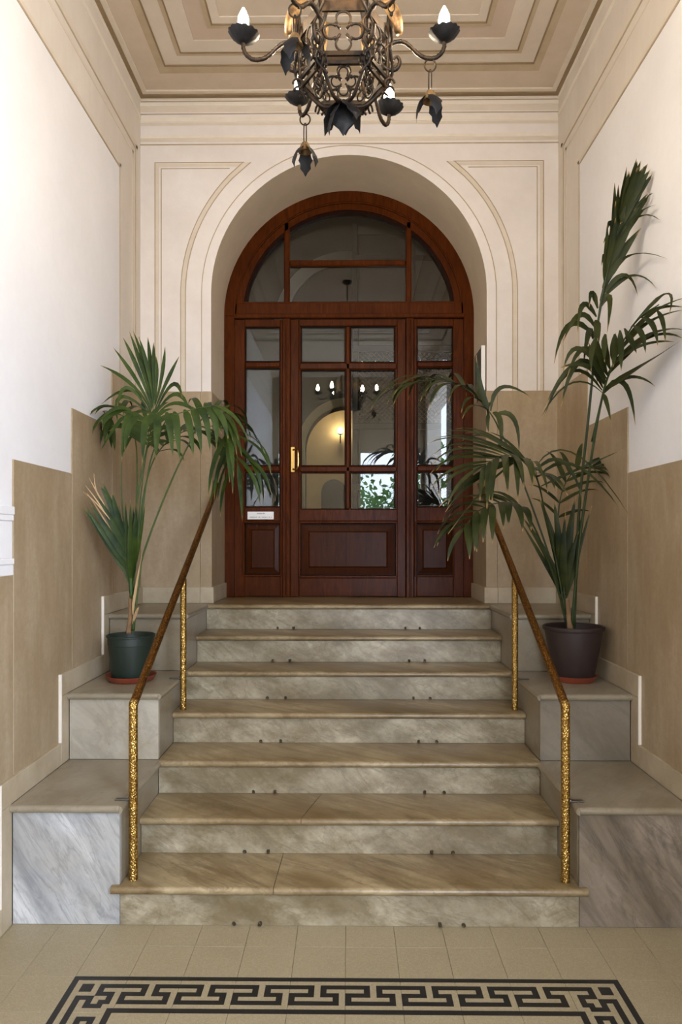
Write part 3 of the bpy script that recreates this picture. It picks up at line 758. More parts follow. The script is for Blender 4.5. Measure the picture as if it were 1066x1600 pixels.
# ------------------------------------------------------------------ palms
def PP(px, py, Y):
    if abs(px - 545) > 1: Y = min(Y, 1.372 * F / abs(px - 545))
    return P(px, py, Y)
def ribbon(pts, w, up, wide=.16, fold=0.25, mat=None, name='leaflet', parent=None):
    """a folded lanceolate leaflet along a polyline"""
    n = len(pts); vs = []; uv = []
    for i, p in enumerate(pts):
        t = i / (n - 1)
        T = (pts[min(i + 1, n - 1)] - pts[max(i - 1, 0)]).normalized()
        sd = T.cross(up); sd = sd.normalized() if sd.length > 1e-4 else T.orthogonal().normalized()
        nn = sd.cross(T).normalized()
        ww = 1.22 * w * (0.22 + 0.78 * min(1, t / wide)) * (1 - max(0, (t - max(.35, wide)) / (1 - max(.35, wide))) ** 1.7) + .0006
        vs += [p - sd * ww + nn * ww * fold, p, p + sd * ww + nn * ww * fold]
        uv += [(0, t), (.5, t), (1, t)]
    fs = []
    for i in range(n - 1):
        o = 3 * i; fs += [(o, o + 1, o + 4, o + 3), (o + 1, o + 2, o + 5, o + 4)]
    vs = [(max(-WX + .012, min(WX - .012, v.x)), min(v.y, (BACK - .012) if abs(v.x) > AR - .03 else DOOR - .06), v.z) for v in vs]
    me = bpy.data.meshes.new(name); me.from_pydata([tuple(v) for v in vs], [], fs); me.materials.append(mat)
    ul = me.uv_layers.new(name='UVMap')
    for l in me.loops: ul.data[l.index].uv = uv[l.vertex_index]
    me.shade_smooth(); me.update()
    o = bpy.data.objects.new(name, me); C.objects.link(o); o.parent = parent
    return o
def grow(base, d, L, droop, n=9, curl=1.6):
    pts = [base.copy()]; d = d.normalized(); p = base.copy()
    for i in range(n):
        t = (i + 1) / n
        d = (d + Vector((0, 0, -1)) * droop * (t ** curl) * 2.2 / n).normalized()
        p = p + d * (L / n); pts.append(p.copy())
    return pts
class Palm:
    def __init__(s, name, label, loc, mat):
        s.root = empty(name, label, 'potted plant', loc=loc); s.mat = mat; s.loc = Vector(loc); s.stem = M['stemR'] if mat is M['leafR'] else M['stem']
    def frond(s, ctrl, n=8, t0=.45, L=(.2, .3, .12), a=(60, 25), N=Vector((0, -.6, .8)), droop=.6, w=.012, r=.006, sides=(1, -1), dry=0.0, jit=.12):
        """ctrl: pixel/depth control points of stalk and rachis; leaflets from t0 to the tip"""
        pts = catmull([PP(*c) for c in ctrl], 8); m = len(pts)
        for p in pts: p.x = max(-WX + .02, min(WX - .02, p.x))
        f = MB().tube(pts, [r * (1 - .75 * i / (m - 1)) for i in range(m)], 6).build('frond', s.stem, s.root, smooth=True)
        f.matrix_parent_inverse = Matrix.Translation(-s.loc)
        N = Vector(N).normalized()
        for k in range(n):
            t = t0 + (1 - t0) * (k + .3) / n
            for sd in sides:
                tt = min(.999, max(0, t + random.uniform(-.008, .008)))
                i = min(m - 2, int(tt * (m - 1))); fr = tt * (m - 1) - i
                b = pts[i].lerp(pts[i + 1], fr); T = (pts[i + 1] - pts[i]).normalized()
                q = (k + .3) / n
                le = (L[0] * (1 - q) + L[1] * q) if q < .0 else ((L[0] + (L[1] - L[0]) * (q / .5)) if q < .5 else (L[1] + (L[2] - L[1]) * ((q - .5) / .5)))
                ang = math.radians(a[0] + (a[1] - a[0]) * q + random.uniform(-6, 6))
                sv = T.cross(N).normalized() * sd
                d = T * math.cos(ang) + sv * math.sin(ang) + N * .12 + Vector((random.uniform(-jit, jit), random.uniform(-jit, jit), random.uniform(-jit, jit)))
                pp = grow(b, d, le * random.uniform(.85, 1.12), droop * random.uniform(.75, 1.25))
                ribbon(pp, w * random.uniform(.85, 1.15), N, mat=M['leafdry'] if random.random() < dry else s.mat, parent=f)
        # terminal leaflet
        T = (pts[-1] - pts[-3]).normalized()
        ribbon(grow(pts[-1], T, L[2], droop), w * .8, N, mat=s.mat, parent=f)
        return f
    def blades(s, stalk, items, w=.012, r=.005, up=Vector((0, -1, .2)), wide=.2, ws=1.0):
        """explicit leaflets: (base, bend, tip) pixel/depth points on one stalk"""
        pts = catmull([PP(*c) for c in stalk], 8); m = len(pts)
        for p in pts: p.x = max(-WX + .02, min(WX - .02, p.x))
        f = MB().tube(pts, [r * (1 - .7 * i / (m - 1)) for i in range(m)], 6).build('frond', s.stem, s.root, smooth=True)
        f.matrix_parent_inverse = Matrix.Translation(-s.loc)
        for it in items:
            pp = [PP(*c) for c in it[:3]]; ww = it[3] if len(it) > 3 else w; mm = M[it[4]] if len(it) > 4 else s.mat
            q = []
            for i in range(10):
                t = i / 9
                q.append(pp[0] * (1 - t) ** 2 + (pp[1] * 2 - (pp[0] + pp[2]) * .5) * 2 * t * (1 - t) + pp[2] * t * t)
            ribbon(q, ww * ws, up, wide, mat=mm, parent=f)
        return f
def pot(palm, prof, mat, n=40, soil=None):
    c = palm.loc
    b = MB().lathe(prof, tuple(c), n); o = b.build('pot', mat, palm.root, smooth='edge'); o.matrix_parent_inverse = Matrix.Translation(-c)
    r, z = soil
    o = MB().lathe([(0, z + .006), (r * .5, z + .004), (r, z)], tuple(c), 24).build('soil', M['soil'], palm.root, smooth=True); o.matrix_parent_inverse = Matrix.Translation(-c)

# --- left palm
PLX, PLY = -1.168, 3.80
z2 = zP[1]
b = MB().lathe([(0, 0), (.108, 0), (.118, .004), (.132, .03), (.134, .032), (.129, .032), (.116, .008), (0, .007)], (PLX, PLY, z2 + .001), 40)
tag(b.build('plant_saucer', M['terracotta'], smooth='edge'), 'terracotta saucer under the green plant pot', 'saucer', 'plant saucers')
A = Palm('potted_palm', 'young kentia palm in dark green plastic pot left of stairs', (PLX, PLY, z2 + .0085), M['leafL'])
pot(A, [(0, 0), (.098, 0), (.100, .004), (.118, .185), (.121, .187), (.122, .225), (.128, .227), (.129, .236), (.125, .238), (.118, .230), (.116, .19), (0, .185)], M['pot_green'], soil=(.116, .205))
tr = MB().tube(catmull([P(201, 990, 3.80), P(204, 965, 3.80), P(204, 940, 3.80), P(206, 920, 3.80)], 6), [.016 - .0004 * i for i in range(19)], 10).build('trunk', M['trunk'], A.root, smooth=True); tr.matrix_parent_inverse = Matrix.Translation(-A.loc)
up1 = Vector((0, -1, .15))
random.seed(11)
# upright fan
A.blades([(206, 930, 3.80), (213, 850, 3.80), (224, 740, 3.78), (236, 670, 3.76), (241, 625, 3.76)], [
    ((236, 642, 3.76), (205, 600, 3.77), (157, 571, 3.78), .010), ((237, 640, 3.76), (212, 592, 3.76), (177, 543, 3.76), .011),
    ((238, 638, 3.76), (217, 580, 3.74), (192, 527, 3.72), .012), ((239, 636, 3.76), (224, 580, 3.76), (202, 518, 3.76), .012),
    ((240, 634, 3.76), (228, 575, 3.78), (208, 517, 3.80), .011), ((240, 632, 3.76), (232, 580, 3.74), (217, 526, 3.72), .011), ((241, 630, 3.76), (236, 575, 3.78), (231, 527, 3.8), .012),
    ((242, 630, 3.76), (241, 580, 3.76), (240, 535, 3.76), .013), ((242, 632, 3.76), (245, 590, 3.75), (244, 557, 3.74), .011),
    ((242, 634, 3.76), (253, 588, 3.76), (258, 542, 3.76), .011), ((243, 638, 3.76), (260, 598, 3.76), (280, 557, 3.76), .011),
    ((244, 642, 3.76), (270, 601, 3.74), (285, 622, 3.70), .013), ((245, 645, 3.76), (274, 616, 3.74), (296, 640, 3.72), .013), ((246, 648, 3.76), (276, 630, 3.72), (312, 648, 3.70), .012),
    ((236, 645, 3.76), (205, 610, 3.78), (158, 632, 3.80), .009), ((236, 648, 3.76), (200, 606, 3.74), (183, 640, 3.70), .012), ((238, 650, 3.76), (190, 620, 3.74), (185, 665, 3.72), .012)], up=up1, wide=.6, ws=.78)
# fold-over leaflets hanging towards the viewer
A.blades([(207, 925, 3.80), (216, 850, 3.78), (232, 735, 3.72), (246, 690, 3.66), (262, 655, 3.60), (300, 640, 3.56), (330, 634, 3.54)], [
    ((205, 645, 3.62), (196, 668, 3.58), (190, 722, 3.57), .015), ((219, 650, 3.60), (202, 668, 3.56), (195, 705, 3.55), .015), ((234, 649, 3.60), (226, 672, 3.56), (223, 724, 3.55), .016),
    ((247, 648, 3.60), (246, 675, 3.56), (243, 720, 3.55), .016), ((260, 644, 3.60), (266, 670, 3.56), (270, 716, 3.55), .015), ((272, 643, 3.60), (277, 670, 3.56), (281, 724, 3.55), .015),
    ((288, 640, 3.60), (297, 668, 3.56), (302, 716, 3.55), .015), ((299, 636, 3.60), (309, 662, 3.56), (315, 712, 3.55), .015), ((310, 634, 3.58), (323, 660, 3.55), (328, 708, 3.54), .014),
    ((320, 634, 3.56), (336, 658, 3.54), (338, 702, 3.53), .014), ((330, 634, 3.55), (348, 655, 3.53), (356, 686, 3.52), .013), ((332, 634, 3.55), (365, 650, 3.53), (388, 688, 3.52), .008),
    ((200, 640, 3.62), (170, 652, 3.62), (160, 672, 3.62), .012), ((205, 642, 3.62), (178, 640, 3.62), (152, 664, 3.64), .010), ((196, 650, 3.62), (180, 668, 3.62), (155, 708, 3.64), .009),
    ((205, 644, 3.62), (230, 645, 3.60), (262, 655, 3.60), .004)], up=Vector((0, -1, .6)), r=.005)
# right-hand arching frond reaching over the rail
A.frond([(209, 930, 3.80), (226, 860, 3.78), (262, 765, 3.74), (297, 690, 3.70), (318, 652, 3.70), (342, 645, 3.72), (364, 672, 3.76), (372, 725, 3.80)], n=14, t0=.55, L=(.28, .40, .30), a=(75, 32), N=(-.1, -.5, .85), droop=2.0, w=.0125)
A.frond([(207, 930, 3.84), (214, 850, 3.90), (232, 740, 3.98), (262, 690, 4.04), (305, 672, 4.10), (345, 700, 4.16)], n=12, t0=.5, L=(.26, .34, .24), a=(70, 35), N=(0, -.3, .95), droop=1.6, w=.012)
# left-hand arching frond against the wall
A.frond([(206, 930, 3.80), (208, 860, 3.80), (214, 770, 3.84), (212, 690, 3.90), (196, 645, 3.92), (178, 640, 3.94), (165, 665, 3.95)], n=8, t0=.6, L=(.20, .25, .15), a=(70, 35), N=(.3, -.4, .9), droop=1.5, w=.011)
A.frond([(207, 930, 3.80), (206, 850, 3.76), (221, 740, 3.72), (228, 705, 3.70), (232, 680, 3.70), (228, 655, 3.74)], n=6, t0=.66, L=(.16, .2, .14), a=(70, 45), N=(0, -.9, .3), droop=.8, w=.012)
# low left frond, leaflets still closed
A.blades([(205, 935, 3.78), (201, 880, 3.76), (193, 830, 3.74), (186, 790, 3.72)], [
    ((203, 905, 3.78), (165, 845, 3.72), (128, 792, 3.68), .011), ((202, 893, 3.78), (166, 840, 3.70), (131, 788, 3.66), .012), ((200, 875, 3.76), (165, 815, 3.70), (136, 770, 3.66), .003, 'leafdry'), ((200, 880, 3.76), (170, 832, 3.70), (140, 785, 3.66), .014),
    ((199, 868, 3.76), (176, 818, 3.70), (150, 772, 3.66), .015), ((197, 856, 3.75), (178, 800, 3.70), (155, 757, 3.66), .016), ((195, 845, 3.75), (178, 800, 3.70), (160, 752, 3.67), .015), ((194, 838, 3.74), (182, 800, 3.70), (176, 770, 3.68), .013),
    ((172, 812, 3.66), (152, 788, 3.65), (130, 768, 3.64), .0022, 'leafdry'), ((166, 805, 3.66), (150, 780, 3.65), (133, 758, 3.64), .0022, 'leafdry'), ((164, 790, 3.66), (152, 770, 3.65), (139, 746, 3.64), .002, 'leafdry'), ((158, 782, 3.66), (150, 764, 3.65), (147, 740, 3.64), .002, 'leafdry')], up=Vector((.2, -1, .2)))
A.blades([(206, 935, 3.78), (204, 880, 3.76), (202, 840, 3.74)], [
    ((204, 915, 3.78), (199, 850, 3.74), (196, 780, 3.72), .012), ((205, 915, 3.78), (204, 850, 3.72), (204, 781, 3.70), .013), ((206, 915, 3.78), (211, 850, 3.74), (214, 785, 3.72), .012),
    ((206, 900, 3.78), (218, 845, 3.74), (227, 786, 3.72), .009), ((205, 920, 3.78), (192, 860, 3.78), (184, 800, 3.78), .012), ((206, 915, 3.78), (209, 850, 3.78), (208, 790, 3.78), .012)], up=up1)
A.blades([(204, 930, 3.80), (196, 850, 3.78), (190, 770, 3.76), (190, 700, 3.74)], [((190, 710, 3.74), (200, 690, 3.72), (214, 672, 3.70), .008)], r=.006)
A.blades([(208, 985, 3.78), (212, 950, 3.76), (222, 872, 3.74)], [((208, 960, 3.77), (214, 920, 3.76), (222, 866, 3.75), .010, 'leafdry'), ((207, 975, 3.77), (214, 955, 3.74), (218, 948, 3.72), .006, 'leafdry')], r=.009)

# --- right palm
PRX, PRY = 1.205, 3.82
b = MB().lathe([(0, 0), (.100, 0), (.106, .004), (.120, .03), (.122, .032), (.117, .032), (.105, .008), (0, .007)], (PRX, PRY, z2 + .001), 40)
tag(b.build('plant_saucer', M['terracotta'], smooth='edge'), 'dark terracotta saucer under the brown plant pot', 'saucer', 'plant saucers')
B = Palm('potted_palm', 'tall kentia palm in dark brown plastic pot right of stairs', (PRX, PRY, z2 + .0085), M['leafR'])
pot(B, [(0, 0), (.100, 0), (.104, .004), (.142, .205), (.1425, .208), (.1435, .215), (.150, .262), (.157, .264), (.160, .270), (.160, .283), (.156, .286), (.150, .282), (.146, .24), (0, .235)], M['pot_brown'], soil=(.147, .25))
tr = MB().tube(catmull([P(892, 985, 3.80), P(887, 950, 3.80), P(883, 915, 3.80), P(882, 885, 3.80)], 6), [.018 - .0004 * i for i in range(19)], 10).build('trunk', M['trunk'], B.root, smooth=True); tr.matrix_parent_inverse = Matrix.Translation(-B.loc)
random.seed(21)
upr = Vector((0, -1, .15))
# tall upright plume
B.frond([(897, 985, 3.80), (905, 800, 3.70), (920, 650, 3.58), (933, 520, 3.48), (945, 440, 3.42), (966, 360, 3.36), (985, 300, 3.30)], n=13, t0=.66, L=(.25, .25, .13), a=(18, 9), N=(.2, -.9, .3), droop=.18, w=.0145, r=.009, jit=.10)
B.blades([(935, 500, 3.47), (942, 460, 3.43), (955, 400, 3.38)], [
    ((938, 470, 3.44), (975, 405, 3.38), (1042, 404, 3.30), .010), ((942, 450, 3.43), (985, 352, 3.34), (1033, 345, 3.26), .012), ((952, 410, 3.40), (990, 345, 3.33), (1026, 320, 3.26), .012), ((960, 390, 3.38), (1000, 325, 3.32), (1020, 302, 3.26), .010),
    ((940, 470, 3.44), (985, 432, 3.38), (1026, 450, 3.30), .009), ((942, 462, 3.44), (975, 430, 3.40), (997, 462, 3.36), .009), ((960, 380, 3.38), (955, 348, 3.38), (948, 363, 3.38), .010), ((953, 410, 3.40), (952, 372, 3.38), (943, 380, 3.38), .009), ((945, 440, 3.42), (945, 400, 3.40), (940, 415, 3.40), .009),
    ((975, 340, 3.34), (976, 300, 3.32), (971, 298, 3.3), .007), ((975, 350, 3.34), (990, 310, 3.31), (1008, 272, 3.28), .010), ((972, 350, 3.34), (975, 310, 3.31), (993, 270, 3.28), .012), ((970, 350, 3.34), (990, 300, 3.31), (1009, 276, 3.28), .008, 'leafdry')], up=upr)
# leaflets drooping below the plume
B.blades([(925, 600, 3.55), (933, 520, 3.48), (940, 480, 3.45)], [
    ((934, 482, 3.45), (925, 458, 3.42), (921, 480, 3.40), .011), ((932, 495, 3.46), (911, 477, 3.42), (903, 520, 3.38), .012), ((930, 512, 3.47), (905, 493, 3.42), (880, 535, 3.36), .012), ((928, 525, 3.48), (890, 508, 3.44), (866, 568, 3.38), .012),
    ((937, 482, 3.45), (952, 465, 3.42), (949, 520, 3.38), .013), ((932, 500, 3.46), (933, 520, 3.42), (930, 565, 3.40), .014), ((927, 530, 3.48), (920, 520, 3.42), (912, 570, 3.38), .013), ((926, 540, 3.48), (929, 560, 3.44), (934, 600, 3.42), .012)], up=upr)
# right frond leaning out towards the viewer
B.blades([(893, 985, 3.80), (908, 830, 3.66), (930, 680, 3.48), (945, 606, 3.36), (957, 573, 3.28), (976, 530, 3.16), (1000, 496, 3.04), (1030, 476, 2.96)], [
    ((950, 585, 3.32), (1010, 531, 3.1), (1068, 529, 2.9), .019), ((957, 572, 3.28), (1001, 542, 3.1), (1054, 534, 2.94), .014), ((963, 562, 3.25), (1020, 523, 3.08), (1070, 516, 2.88), .017),
    ((969, 548, 3.2), (1012, 506, 3.04), (1070, 484, 2.86), .013), ((978, 530, 3.16), (1022, 489, 3.0), (1072, 465, 2.84), .013), ((986, 512, 3.1), (1040, 460, 2.96), (1046, 492, 2.9), .008), ((997, 499, 3.05), (1031, 482, 2.96), (1068, 480, 2.88), .010),
    ((976, 513, 3.14), (986, 533, 3.08), (995, 552, 3.05), .012), ((988, 508, 3.1), (1002, 522, 3.02), (1009, 552, 3.0), .012), ((1001, 496, 3.04), (1019, 508, 2.98), (1028, 540, 2.95), .012), ((1026, 484, 2.97), (1035, 502, 2.92), (1040, 535, 2.9), .009),
    ((946, 522, 3.24), (944, 542, 3.2), (945, 566, 3.18), .011), ((961, 522, 3.2), (960, 546, 3.16), (958, 574, 3.14), .014), ((969, 516, 3.18), (970, 544, 3.12), (971, 580, 3.1), .012), ((929, 530, 3.3), (924, 554, 3.26), (924, 580, 3.24), .010),
    ((947, 598, 3.34), (930, 566, 3.3), (920, 535, 3.28), .015), ((950, 588, 3.32), (938, 558, 3.28), (934, 528, 3.26), .015), ((954, 578, 3.3), (946, 550, 3.26), (948, 522, 3.24), .014), ((960, 568, 3.28), (957, 545, 3.24), (962, 520, 3.2), .013),
    ((946, 602, 3.35), (915, 572, 3.34), (876, 575, 3.34), .012), ((948, 592, 3.33), (905, 545, 3.32), (880, 580, 3.32), .012)], up=Vector((0, -1, .4)), r=.008, wide=.3)
B.blades([(925, 690, 3.5), (943, 612, 3.38), (950, 590, 3.34)], [
    ((943, 612, 3.38), (985, 590, 3.30), (1024, 604, 3.20), .012), ((944, 608, 3.38), (1000, 575, 3.20), (1064, 532, 2.96), .018), ((943, 615, 3.38), (975, 600, 3.32), (993, 665, 3.28), .013), ((942, 615, 3.38), (948, 630, 3.36), (955, 660, 3.34), .009),
    ((943, 600, 3.38), (905, 566, 3.38), (876, 640, 3.38), .013), ((942, 606, 3.38), (900, 570, 3.40), (850, 640, 3.42), .012), ((941, 610, 3.38), (890, 582, 3.42), (848, 660, 3.44), .009), ((945, 592, 3.36), (915, 545, 3.36), (886, 590, 3.36), .013), ((942, 614, 3.38), (890, 600, 3.42), (842, 660, 3.46), .004)], up=Vector((0, -1, .5)))
# left frond arching in front of the door
B.frond([(885, 975, 3.80), (862, 880, 3.78), (820, 760, 3.74), (790, 690, 3.72), (766, 645, 3.72), (735, 612, 3.74), (690, 594, 3.78), (645, 600, 3.84)], n=11, t0=.58, L=(.30, .38, .30), a=(70, 35), N=(.1, -.3, .95), droop=1.7, w=.0115)
B.blades([(790, 690, 3.72), (775, 660, 3.72), (764, 642, 3.72)], [
    ((764, 642, 3.72), (752, 610, 3.70), (744, 555, 3.68), .014), ((767, 642, 3.72), (785, 605, 3.70), (832, 622, 3.66), .009), ((770, 645, 3.72), (782, 660, 3.68), (782, 708, 3.66), .012), ((773, 648, 3.72), (803, 655, 3.68), (811, 710, 3.66), .011), ((764, 645, 3.72), (762, 660, 3.70), (764, 676, 3.70), .008)], up=upr)
# broad middle frond with leaflets draping to both sides
B.frond([(884, 960, 3.78), (868, 870, 3.72), (852, 800, 3.62), (838, 745, 3.50), (815, 716, 3.40), (785, 712, 3.32), (755, 728, 3.26)], n=14, t0=.48, L=(.34, .40, .28), a=(65, 30), N=(0, -.5, .85), droop=1.1, w=.0115)
B.blades([(868, 870, 3.72), (850, 790, 3.6), (836, 730, 3.48)], [
    ((838, 735, 3.5), (880, 722, 3.42), (912, 785, 3.36), .010), ((842, 745, 3.5), (900, 728, 3.44), (972, 800, 3.36), .008), ((838, 728, 3.48), (900, 710, 3.42), (988, 812, 3.34), .004), ((845, 760, 3.52), (900, 735, 3.46), (975, 702, 3.4), .006),
    ((830, 718, 3.46), (760, 735, 3.36), (686, 792, 3.28), .010), ((825, 716, 3.46), (750, 745, 3.36), (696, 800, 3.28), .009), ((820, 716, 3.46), (770, 750, 3.36), (700, 835, 3.28), .004), ((815, 716, 3.44), (760, 712, 3.36), (716, 697, 3.30), .007)], up=Vector((0, -1, .6)))
# low left frond with hanging leaflets
B.frond([(882, 955, 3.78), (862, 890, 3.70), (838, 830, 3.60), (815, 793, 3.52), (785, 785, 3.46), (750, 797, 3.42), (725, 825, 3.40)], n=9, t0=.5, L=(.22, .27, .18), a=(70, 35), N=(0, -.4, .9), droop=1.6, w=.014)
# dark upright cluster at the base
B.blades([(884, 960, 3.78), (880, 900, 3.76), (878, 850, 3.74)], [
    ((883, 930, 3.78), (888, 850, 3.74), (900, 775, 3.70), .020), ((882, 925, 3.78), (866, 850, 3.74), (842, 775, 3.70), .018), ((883, 925, 3.78), (874, 850, 3.72), (866, 780, 3.70), .018), ((881, 925, 3.78), (850, 860, 3.74), (815, 806, 3.70), .013),
    ((884, 930, 3.78), (898, 860, 3.74), (912, 800, 3.72), .014), ((885, 935, 3.78), (902, 870, 3.74), (925, 790, 3.72), .010), ((882, 935, 3.78), (852, 880, 3.74), (812, 812, 3.70), .010), ((883, 930, 3.78), (893, 870, 3.72), (905, 830, 3.70), .012), ((884, 930, 3.78), (880, 870, 3.72), (884, 800, 3.68), .016)], up=upr)
B.frond([(886, 970, 3.80), (880, 900, 3.80), (872, 830, 3.84), (878, 770, 3.90), (900, 735, 3.94), (935, 728, 3.92)], n=8, t0=.45, L=(.2, .25, .15), a=(60, 35), N=(0, -.6, .8), droop=.8, w=.011)

# ------------------------------------------------------------------ chandelier
CX, CYc = -0.017, 2.40
kz = CYc / F
cz = lambda y: CAMZ + (HOR - y) * kz
ch = empty('chandelier', 'wrought iron candle chandelier with six lit bulbs and leaf pendants', 'chandelier', loc=(CX, CYc, 3.0))
def at3(o):
    if o.parent is ch: o.matrix_parent_inverse = Matrix.Translation(-Vector((CX, CYc, 3.0)))
    return o
ZT, ZM, ZB = 3.270, 3.128, 3.045        # cage levels
RT, RB = 0.148, 0.075                   # corner radii
def hexp(k, r, z, off=0.0):
    a = math.radians(60 * k) + off; return Vector((CX + r * math.cos(a), CYc + r * math.sin(a), z))
def arc3(c, u, v, r, a0, a1, n=14): return [c + (u * math.cos(a0 + (a1 - a0) * k / n) + v * math.sin(a0 + (a1 - a0) * k / n)) * r for k in range(n + 1)]
# rod up to the ceiling
b = MB().tube([(CX, CYc, 3.50), (CX, CYc, CEIL - .03)], .007, 8).lathe([(0, 0), (.055, 0), (.06, -.012), (.03, -.035), (.012, -.045), (0, -.045)][::-1], (CX, CYc, CEIL), 20)
b.lathe([(0, 3.37), (.03, 3.39), (.04, 3.42), (.014, 3.46), (.01, 3.50)], (CX, CYc, 0), 14)
at3(b.build('stem', M['iron'], ch, smooth='edge'))
for k in range(6):
    # corner bar, bent inwards below
    at3(MB().tube(catmull([hexp(k, RT * .8, 3.46), hexp(k, RT * 1.02, 3.38), hexp(k, RT, ZT), hexp(k, RT, ZM), hexp(k, RT * .95, ZM - .02), hexp(k, RB, ZB), hexp(k, .03, ZB - .005)], 5), .0065, 6).build('cage_bar', M['iron'], ch, smooth=True))
    a, c = hexp(k, RT, 0), hexp(k + 1, RT, 0); mid = (a + c) / 2; u = (c - a).normalized(); up = Vector((0, 0, 1)); out = Vector((mid.x - CX, mid.y - CYc, 0)).normalized()
    # flat rails round the cage
    for (z0, z1, rr) in ((ZT - .004, ZT + .030, 1.0), (ZM - .004, ZM + .010, 1.0), (ZM - .028, ZM - .016, .96)):
        p0 = hexp(k, RT * rr, 0); p1 = hexp(k + 1, RT * rr, 0)
        at3(MB().add([p0 + up * z0 - out * .004, p1 + up * z0 - out * .004, p1 + up * z1 - out * .004, p0 + up * z1 - out * .004, p0 + up * z0 + out * .004, p1 + up * z0 + out * .004, p1 + up * z1 + out * .004, p0 + up * z1 + out * .004],
                    [(0, 1, 2, 3), (7, 6, 5, 4), (0, 4, 5, 1), (2, 6, 7, 3), (0, 3, 7, 4), (1, 5, 6, 2)]).build('cage_rail', M['iron'], ch))
    # quatrefoil scrolls in the upper panel, smaller ones in the lower
    for (zc, s, tilt) in (((ZT + ZM) / 2 + .003, 1.0, 0.0), ((ZM - .03 + ZB) / 2, .62, .75)):
        cc = Vector((mid.x, mid.y, zc)) - (out * .045 if tilt else Vector((0, 0, 0)))
        vv = (up * math.cos(tilt) + out * math.sin(tilt)).normalized()
        qf = MB()
        for j in range(4):
            ang = j * PI / 2; dirv = u * math.cos(ang) + vv * math.sin(ang); per = u * -math.sin(ang) + vv * math.cos(ang)
            qf.tube(arc3(cc + dirv * .040 * s, dirv, per, .024 * s, -2.3, 2.3), .0035 * s + .0006, 5)
            d2 = (dirv + per).normalized()
            qf.tube([cc + d2 * .014 * s, cc + d2 * .040 * s], [.006 * s, .003 * s], 5)
        at3(qf.build('scroll_panel', M['iron'], ch, smooth=True))
    # s-scrolls crossing outside the cage beside each corner
    rad = Vector((math.cos(math.radians(60 * k)), math.sin(math.radians(60 * k)), 0)); tan = Vector((-rad.y, rad.x, 0)); c0 = Vector((CX, CYc, 0))
    sc = MB()
    for sd in (-1, 1):
        pts = [c0 + rad * (RT + .006) + tan * sd * .004 + up * 3.33, c0 + rad * (RT + .016) + tan * sd * .022 + up * 3.28, c0 + rad * (RT + .010) - tan * sd * .02 + up * 3.22, c0 + rad * (RT + .018) + tan * sd * .02 + up * 3.165, c0 + rad * (RT + .004) - tan * sd * .012 + up * 3.12, c0 + rad * (RT - .02) + tan * sd * .015 + up * 3.075]
        sc.tube(catmull(pts, 6), .0045, 5)
        sc.tube(arc3(c0 + rad * (RT + .006) + tan * sd * .02 + up * 3.105, rad, up, .016, 0, 4.6), .004, 5)
    at3(sc.build('side_scroll', M['iron'], ch, smooth=True))
    # gilded leaf roll above each corner
    at3(MB().tube(catmull([c0 + rad * (RT - .02) + up * 3.41, c0 + rad * (RT + .012) + up * 3.37, c0 + rad * (RT + .030) + up * 3.325, c0 + rad * (RT + .040) + up * 3.285], 5), [.006 + .017 * math.sin(PI * (i + 2) / 19) for i in range(16)], 10).build('gilded_leaf', M['gilt'], ch, smooth=True))
# arms
armpx = [(615.4, 93.8), (617.5, 90.2), (621.5, 90), (624.7, 97.6), (620, 108), (610.7, 110.7), (599.4, 105), (594.7, 92), (598.5, 80.7), (610.7, 69.4), (627.5, 65.7), (640.7, 73), (652, 84.4), (663.2, 91), (678.2, 92), (689.5, 84.4), (694, 74), (694, 66)]
arm_rz = [((x - 537) * kz, cz(y)) for x, y in armpx]
flute = lambda a, r, z: (r * (1 + .028 * math.cos(14 * a)) if r > .03 else r, z + (.0014 * math.cos(14 * a) if r > .045 else 0))
petal_prof = 9
def leaf_shape(L, Wd, curve, n=7, th=.0012):
    """a lobed iron leaf growing along +x and curling down"""
    vs = []; fs = []
    for i in range(n + 1):
        t = i / n; x = L * math.sin(min(t * curve, PI / 2)) / math.sin(min(curve, PI / 2)) if curve > 0 else L * t
        z = -L * .9 * t * t * (1 if curve else 0)
        w = Wd * (math.sin(PI * min(t * .9 + .12, 1)) ** .8) * (1 + .16 * math.sin(t * 20))
        if i == n: w = .001
        for s_, dz in ((-1, -.25), (0, 0), (1, -.25)): vs.append((x, s_ * w, z + dz * w))
    m = len(vs); vs += [(x, y, z - th) for x, y, z in vs]
    for i in range(n):
        o = 3 * i
        for j in (0, 1):
            fs.append((o + j, o + j + 1, o + j + 4, o + j + 3)); fs.append((m + o + j, m + o + j + 3, m + o + j + 4, m + o + j + 1))
        fs.append((o, o + 3, m + o + 3, m + o)); fs.append((o + 2, m + o + 2, m + o + 5, o + 5))
    return vs, fs
